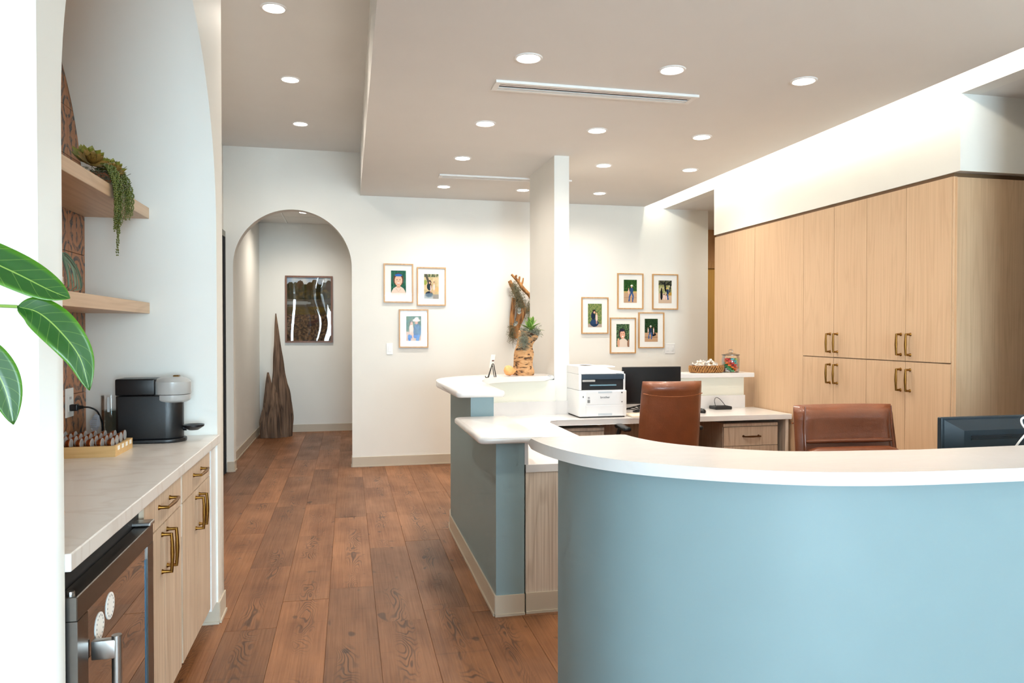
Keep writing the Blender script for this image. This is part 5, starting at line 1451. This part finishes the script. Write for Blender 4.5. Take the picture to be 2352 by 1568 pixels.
bm = B(); box(bm, px0 + 0.066, px0 + 0.086, yf - 0.0005, py0, ZD + 0.112, ZD + 0.135); box(bm, px0 + 0.068, px0 + 0.086, yf - 0.0005, py0, ZD + 0.141, ZD + 0.146); box(bm, px0 + 0.068, px0 + 0.084, yf - 0.0005, py0, ZD + 0.150, ZD + 0.156); obj('spec_sticker', bm, M['midgrey'], t)

def monitor(name_label, x0, x1, z0, z1, y, face, zfoot, back=False):
    t = thing('monitor', name_label, 'monitor', ((x0 + x1) / 2, y, zfoot))
    s = 1 if face == '-Y' else -1         # screen side
    bm = B(); box(bm, x0, x1, min(y, y + s * 0.02), max(y, y + s * 0.02), z0, z1, r=0.004); obj('housing', bm, M['mattblack'] if not back else M['teal_dark'], t)
    bm = B(); box(bm, x0 + 0.006, x1 - 0.006, y - 0.0008 if s > 0 else y, y if s > 0 else y + 0.0008, z0 + 0.012, z1 - 0.006); obj('screen', bm, M['screen'], t)
    xm = (x0 + x1) / 2
    yb = y + s * 0.02
    if not back:
        bm = B(); box(bm, xm - 0.12, xm + 0.12, min(yb, yb + s * 0.025), max(yb, yb + s * 0.025), z0 + 0.06, z1 - 0.06, r=0.008); obj('back_shell', bm, M['mattblack'], t)
    bm = B(); box(bm, xm - 0.025, xm + 0.025, min(yb + s * 0.024, yb + s * 0.045), max(yb + s * 0.024, yb + s * 0.045), zfoot + 0.01, z0 + 0.14, r=0.004); obj('stand', bm, M['mattblack'], t)
    bm = B(); box(bm, xm - 0.11, xm + 0.11, y - 0.07 + s * 0.03, y + 0.10 + s * 0.03, zfoot, zfoot + 0.012, r=0.004); obj('base', bm, M['mattblack'], t)
    return t
monitor('black monitor with its screen to the room on the back work desk', 2.083, 2.574, 0.803, 1.093, 5.40, '-Y', ZD)
mt_ = monitor('dark monitor seen from behind on the front desk', 2.045, 2.605, 0.775, 1.066, 2.225, '+Y', ZD, back=True)
bm = B()
# bulged back shell of the near monitor
y_ = 2.205
rows_ = [[(2.055, 0.79), (2.595, 0.79), (2.595, 1.058), (2.055, 1.058)], [(2.12, 0.84), (2.53, 0.84), (2.53, 1.02), (2.12, 1.02)]]
a_ = [bm.verts.new((p[0], y_, p[1])) for p in rows_[0]]; b2 = [bm.verts.new((p[0], y_ - 0.022, p[1])) for p in rows_[1]]
for i in range(4): bm.faces.new((a_[i], a_[(i + 1) % 4], b2[(i + 1) % 4], b2[i]))
bm.faces.new(b2); bm.faces.new(a_[::-1])
obj('back_shell', bm, M['teal_dark'], mt_, bevel=0.004)
for k in range(3):
    obj('vent_rib', bx(2.15, 2.52, 2.1805, 2.1835, 0.998 - 0.006 * k, 1.001 - 0.006 * k), M['black'], mt_)
bm = B(); box(bm, 2.27, 2.38, 2.10, 2.185, 0.90, 0.925, r=0.004); obj('bracket', bm, M['mattblack'], mt_)
# white cable looping over the counter in front of it
bm = B(); tube(bm, bez([(2.285, 2.15, 0.94), (2.30, 2.13, 0.985), (2.34, 2.12, 1.04), (2.318, 2.115, 1.07), (2.285, 2.11, 1.064), (2.29, 2.10, 1.035), (2.33, 2.06, 0.985), (2.36, 2.02, 0.93), (2.38, 1.98, 0.80), (2.40, 1.97, ZD + 0.004)], 7), 0.0035, 8)
t = thing('charging_cable', 'white looped cable hanging behind the front desk monitor', 'cable', (2.33, 2.08, ZD)); obj('wire', bm, M['white'], t, smooth=True)
bm = B(); box(bm, 2.276, 2.294, 2.143, 2.155, 0.915, 0.942, r=0.002); obj('connector', bm, M['white'], t)

# notepad, cables, card reader, mouse
bm = B(); box(bm, 2.075, 2.26, 5.16, 5.38, ZD, ZD + 0.014, r=0.001, seg=1)
t = thing('notepad', 'cream notepad beside the printer on the work desk', 'notepad', (2.16, 5.27, ZD)); obj('pages', bm, simple('cream_paper', (238, 226, 206), 0.7), t); obj('backing', bx(2.073, 2.262, 5.158, 5.382, ZD + 0.0001, ZD + 0.002), M['midgrey'], t)
bm = B()
for k in range(4):
    tube(bm, bez([(2.07 + 0.02 * k, 5.56, ZD + 0.006), (2.16 + 0.03 * k, 5.50 - 0.02 * k, ZD + 0.03 + 0.012 * k), (2.25, 5.47, ZD + 0.02 + 0.01 * k), (2.31 + 0.015 * k, 5.49, ZD + 0.045 + 0.014 * k), (2.37, 5.56, ZD + 0.006)], 6), 0.004, 7)
o = obj('cable_bundle', bm, M['black'], smooth=True); tag(o, 'tangle of black cables under the desk monitor', 'cable')
t = thing('card_reader', 'small black card reader with a looped wire on the work desk', 'card reader', (3.02, 5.60, ZD))
bm = B(); box(bm, 2.95, 3.10, 5.54, 5.66, ZD, ZD + 0.026, r=0.006); obj('body', bm, M['black'], t); obj('keypad', bx(2.965, 3.085, 5.545, 5.62, ZD + 0.026, ZD + 0.0275), M['mattblack'], t)
bm = B(); tube(bm, bez([(2.965, 5.57, ZD + 0.026), (2.97, 5.60, ZD + 0.07), (3.0, 5.63, ZD + 0.092), (3.03, 5.62, ZD + 0.08), (3.06, 5.58, ZD + 0.028)], 7), 0.0025, 7); obj('wire', bm, M['black'], t, smooth=True)
bm = B(); blob(bm, (2.735, 5.37, ZD + 0.012), 0.032, 0.05, 0.024, 3)
for v in bm.verts: v.co.z = max(v.co.z, ZD)
t = thing('computer_mouse', 'black computer mouse on the back work desk near the card reader', 'mouse', (2.735, 5.37, ZD)); obj('shell', bm, M['black'], t, smooth=True); bm = B(); tube(bm, [(2.731, 5.35, ZD + 0.0345), (2.731, 5.338, ZD + 0.0335)], 0.004, 8); obj('wheel', bm, M['midgrey'], t)

# ------------------------------------------------------------------ basket of wrapped sweets and jar of erasers on the ledge
ZL = 1.022
bc = Vector((2.955, 5.715, ZL)); rx_, ry_ = 0.150, 0.075
t = thing('wicker_basket', 'oval brown wicker basket of wrapped sweets on the ledge', 'basket', bc)
bm = B()
for k in range(7):
    z = 0.006 + k * 0.0085
    s = 0.90 + 0.10 * math.sin((k + 1) / 7 * 1.5)
    pts = [(bc.x + rx_ * s * math.cos(a), bc.y + ry_ * s * math.sin(a), ZL + z + 0.0015 * math.sin(a * 26 + k * 1.3)) for a in [2 * math.pi * q / 64 for q in range(65)]]
    tube(bm, pts, 0.0052, 6, caps=False)
obj('woven_wall', bm, wood('wicker', (176, 122, 66), (92, 54, 24), 'Y', 0.6, 1.2), t, smooth=True)
bm = B()
for q in range(40):
    a = 2 * math.pi * q / 40; a2 = a + 0.22
    tube(bm, [(bc.x + rx_ * 0.955 * math.cos(a) * 1.04, bc.y + ry_ * 0.98 * math.sin(a) * 1.06, ZL + 0.006), (bc.x + rx_ * 1.045 * math.cos((a + a2) / 2), bc.y + ry_ * 1.07 * math.sin((a + a2) / 2), ZL + 0.032), (bc.x + rx_ * 1.04 * math.cos(a2), bc.y + ry_ * 1.06 * math.sin(a2), ZL + 0.058)], 0.0026, 5)
obj('stakes', bm, simple('wicker_light', (190, 140, 80), 0.6), t, smooth=True)
bm = B(); prism(bm, [(bc.x + rx_ * 0.88 * math.cos(a), bc.y + ry_ * 0.88 * math.sin(a)) for a in [2 * math.pi * q / 32 for q in range(32)]], ZL, ZL + 0.012); obj('basket_floor', bm, simple('wicker_dark', (120, 76, 38), 0.7), t)
def sweet_mesh(seed):
    rn = random.Random(seed); bm = B()
    blob(bm, (0, 0, 0), 0.020, 0.014, 0.013, 2, 0.25, 4, seed)
    for s in (-1, 1):
        c = bm.verts.new((s * 0.018, 0, 0)); ring = []
        for k in range(9):
            a = 2 * math.pi * k / 9
            ring.append(bm.verts.new((s * (0.034 + rn.uniform(0, 0.01)), 0.017 * math.cos(a) * rn.uniform(.6, 1.2), 0.017 * math.sin(a) * rn.uniform(.6, 1.2))))
        for k in range(9): bm.faces.new((c, ring[k], ring[(k + 1) % 9]))
    me = bpy.data.meshes.new('wrapper'); bm.to_mesh(me); bm.free(); me.materials.append(M['cello']); return me
M['cello'] = simple('cellophane', (236, 226, 214), 0.18, 0.0, 0.25, 60, coat=0.8)
sm = [sweet_mesh(k) for k in range(4)]
rs = random.Random(31)
spots = [(2 * math.pi * q / 9, 0.66, 0) for q in range(9)] + [(2 * math.pi * q / 3 + 0.4, 0.22, 0) for q in range(3)] + [(2 * math.pi * q / 7 + 0.3, 0.60, 1) for q in range(7)] + [(2 * math.pi * q / 2, 0.20, 1) for q in range(2)] + [(2 * math.pi * q / 4 + 0.2, 0.38, 2) for q in range(4)]
for k, (a, q, lay) in enumerate(spots):
    o = bpy.data.objects.new('wrapped_sweet', sm[k % 4]); COL.objects.link(o)
    o.scale = (0.85, 0.85, 0.85)
    o.location = (bc.x + rx_ * q * math.cos(a), bc.y + ry_ * 0.80 * q * math.sin(a), ZL + 0.040 + 0.026 * lay)
    o.rotation_euler = (rs.uniform(-.6, .6), rs.uniform(-.7, .7), rs.uniform(0, 6.28))
    tag(o, 'clear-wrapped cream sweet in the brown wicker basket', 'sweet', 'wrapped sweets in the basket')
jc = (3.178, 5.71, ZL)
t = thing('glass_jar', 'lidded glass jar of colourful erasers on the ledge', 'jar', jc)
bm = B(); lathe(bm, [(0.0, 0.0), (0.066, 0.0), (0.074, 0.012), (0.075, 0.11), (0.070, 0.135), (0.066, 0.148), (0.064, 0.148), (0.067, 0.133), (0.0725, 0.11), (0.0715, 0.014), (0.064, 0.004), (0.0, 0.004)], jc, 36); obj('jar_body', bm, M['glass'], t, smooth=True)
bm = B(); lathe(bm, [(0.0, 0.149), (0.074, 0.149), (0.075, 0.153), (0.06, 0.158), (0.02, 0.164), (0.012, 0.170), (0.020, 0.180), (0.021, 0.188), (0.012, 0.196), (0.0, 0.197)], jc, 32); obj('lid', bm, M['glass'], t, smooth=True)
bm = B(); lathe(bm, [(0.0665, 0.146), (0.0755, 0.146), (0.0755, 0.151), (0.0665, 0.151)], jc, 32); obj('rim_band', bm, M['dsteel'], t, smooth=True)
bm = bx(-0.014, 0.014, -0.009, 0.009, -0.0065, 0.0065, r=0.002); me_e = bpy.data.meshes.new('eraser'); bm.to_mesh(me_e); bm.free()
cols = [('red', (226, 60, 56)), ('green', (40, 160, 96)), ('pink', (240, 110, 150)), ('turquoise', (60, 180, 190)), ('orange', (244, 120, 50)), ('white', (236, 240, 240)), ('lime', (150, 210, 90))]
ems = []
for nm, c in cols:
    e = me_e.copy(); e.materials.append(simple('eraser_' + nm, c, 0.5)); ems.append((nm, e))
rs = random.Random(77)
for k in range(70):
    nm, me = ems[(k * 3 + k // 10) % 7]
    lay = k // 10; q_ = k % 10
    a, q = (2 * math.pi * q_ / 7 + lay * 0.45, 0.050) if q_ < 7 else (2 * math.pi * q_ / 3 + lay, 0.020)
    o = bpy.data.objects.new('eraser', me); COL.objects.link(o)
    o.location = (jc[0] + q * math.cos(a), jc[1] + q * math.sin(a), ZL + 0.0145 + 0.0165 * lay)
    o.rotation_euler = (rs.uniform(-.25, .25), rs.uniform(-.25, .25), a + math.pi / 2 if q_ < 7 else a)
    tag(o, 'small %s eraser inside the lidded glass jar' % nm, 'eraser', 'erasers in the jar')

# ------------------------------------------------------------------ leather chairs
def make_chair(label):
    t = thing('office_chair', label, 'office chair', (0, 0, 0), 'brown leather office chairs')
    # local: chair faces +Y, backrest at -Y
    # backrest: tapered padded slab with rolled top
    bm = B()
    n = 16; m = 12
    def outline(zf):      # half width at height fraction
        return 0.222 + 0.004 * math.sin(zf * 3.1) - 0.008 * zf
    def surf(side):
        rows = []
        for i in range(n + 1):
            zf = i / n; z = 0.48 + 0.545 * zf
            row = []
            for k in range(m + 1):
                u = k / m * 2 - 1
                x = outline(zf) * u
                yb = -0.21 - 0.075 * zf ** 1.2 + 0.035 * (u * u)      # wraps round the sitter
                th = 0.040 + (0.022 * max(0, (zf - 0.80) / 0.20) if zf > 0.8 else 0) - 0.016 * abs(u) ** 4
                edge = 1 - max(0, abs(u) - 0.86) / 0.14
                th *= math.sqrt(max(0.02, 1 - (1 - edge) ** 2)) if edge < 1 else 1
                if zf > 0.93: th *= math.sqrt(max(0.02, 1 - ((zf - 0.93) / 0.07) ** 2))
                row.append(bm.verts.new((x, yb + side * th, z)))
            rows.append(row)
        for i in range(n):
            for k in range(m):
                f = (rows[i][k], rows[i][k + 1], rows[i + 1][k + 1], rows[i + 1][k])
                bm.faces.new(f if side < 0 else f[::-1])
        return rows
    a = surf(-1); b_ = surf(1)
    for i in range(n):
        bm.faces.new((a[i][0], a[i + 1][0], b_[i + 1][0], b_[i][0])); bm.faces.new((a[i][m], b_[i][m], b_[i + 1][m], a[i + 1][m]))
    for k in range(m):
        bm.faces.new((a[n][k], a[n][k + 1], b_[n][k + 1], b_[n][k])); bm.faces.new((a[0][k], b_[0][k], b_[0][k + 1], a[0][k + 1]))
    br = obj('backrest', bm, M['leather'], t, smooth=True, autosmooth=70)
    bm = B()
    pts = []
    for k in range(21):
        u = k / 10 - 1
        zf = 0.845 - 0.035 * (1 - u * u); 
        pts.append((outline(zf) * u * 0.985, -0.21 - 0.075 * zf ** 1.2 + 0.035 * u * u - 0.0395 + 0.010 * abs(u) ** 4, 0.48 + 0.545 * zf))
    tube(bm, pts, 0.0034, 6)
    obj('back_seam', bm, M['stitch'], br, smooth=True)
    # piping and side bolsters on the front face
    for s in (-1, 1):
        bm = B(); pts = []; 
        for i in range(15):
            zf = 0.02 + i / 14 * 0.975; u = 0.87 * s
            pts.append((outline(zf) * u, -0.21 - 0.075 * zf ** 1.2 + 0.035 * u * u + 0.040 + (0.016 * max(0, (zf - .8) / .2)), 0.48 + 0.545 * zf))
        tube(bm, pts, 0.0036, 8); obj('piping', bm, M['leather'], br, smooth=True)
    bm = B(); pts = [(0.19 * (k / 5 - 1), -0.203 + 0.006 * (k / 5 - 1) ** 2, 0.862) for k in range(11)]
    tube(bm, pts, [0.006] + [0.010] * 9 + [0.006], 10); obj('lumbar_roll', bm, M['leather'], br, smooth=True)
    bm = B(); pts = [(0.19 * (k / 5 - 1), -0.165, 0.80) for k in range(11)]
    tube(bm, pts, [0.03] + [0.045] * 9 + [0.03], 12, flat=0.9); obj('lower_cushion', bm, M['leather'], br, smooth=True)
    bm = B(); box(bm, -0.25, 0.25, -0.22, 0.27, 0.43, 0.53, r=0.035, seg=4); obj('seat', bm, M['leather'], t, smooth=True)
    bm = B(); box(bm, -0.14, 0.14, -0.12, 0.14, 0.385, 0.43, r=0.01); obj('mechanism', bm, M['black'], t)
    for s in (-1, 1):
        bm = B(); tube(bm, bez([(s * 0.19, 0.05, 0.42), (s * 0.28, 0.05, 0.46), (s * 0.30, 0.06, 0.57), (s * 0.285, 0.05, 0.66)], 6), 0.016, 10); ar = obj('arm', bm, M['black'], t, smooth=True)
        bm = B(); box(bm, s * 0.27 - 0.028, s * 0.27 + 0.028, -0.10, 0.15, 0.655, 0.688, r=0.012, seg=3); obj('arm_pad', bm, M['black'], ar, smooth=True)
    bm = B(); tube(bm, [(0, 0, 0.10), (0, 0, 0.25), (0, 0, 0.25), (0, 0, 0.39)], [0.030, 0.030, 0.016, 0.016], 14); obj('gas_lift', bm, M['black'], t, smooth=True)
    for k in range(5):
        an = 2 * math.pi * k / 5 + 0.3; d = Vector((math.cos(an), math.sin(an), 0))
        bm = B(); tube(bm, [Vector((0, 0, 0.115)) + d * 0.02, Vector((0, 0, 0.105)) + d * 0.16, Vector((0, 0, 0.075)) + d * 0.30], [0.024, 0.02, 0.014], 8); lg = obj('leg', bm, M['black'], t, smooth=True)
        w = d.cross(Vector((0, 0, 1))); c = d * 0.30 + Vector((0, 0, 0.027))
        bm = B(); tube(bm, [c - w * 0.022, c - w * 0.005], 0.027, 14); tube(bm, [c + w * 0.005, c + w * 0.022], 0.027, 14); tube(bm, [c + Vector((0, 0, 0.02)), c + Vector((0, 0, 0.05))], 0.008, 8); obj('caster', bm, M['black'], lg, smooth=True)
    return t
c1 = make_chair('brown leather office chair turned to the back desk, seen from behind')
c1.location = (2.215, 5.00, 0); c1.rotation_euler = (0, 0, R(-4))
c2 = dup(c1, (2.26, 2.80, 0), (0, 0, R(176)), 'brown leather office chair facing the front desk, beside the tall cabinets')
c2.scale = (1.16, 1.0, 1.0)
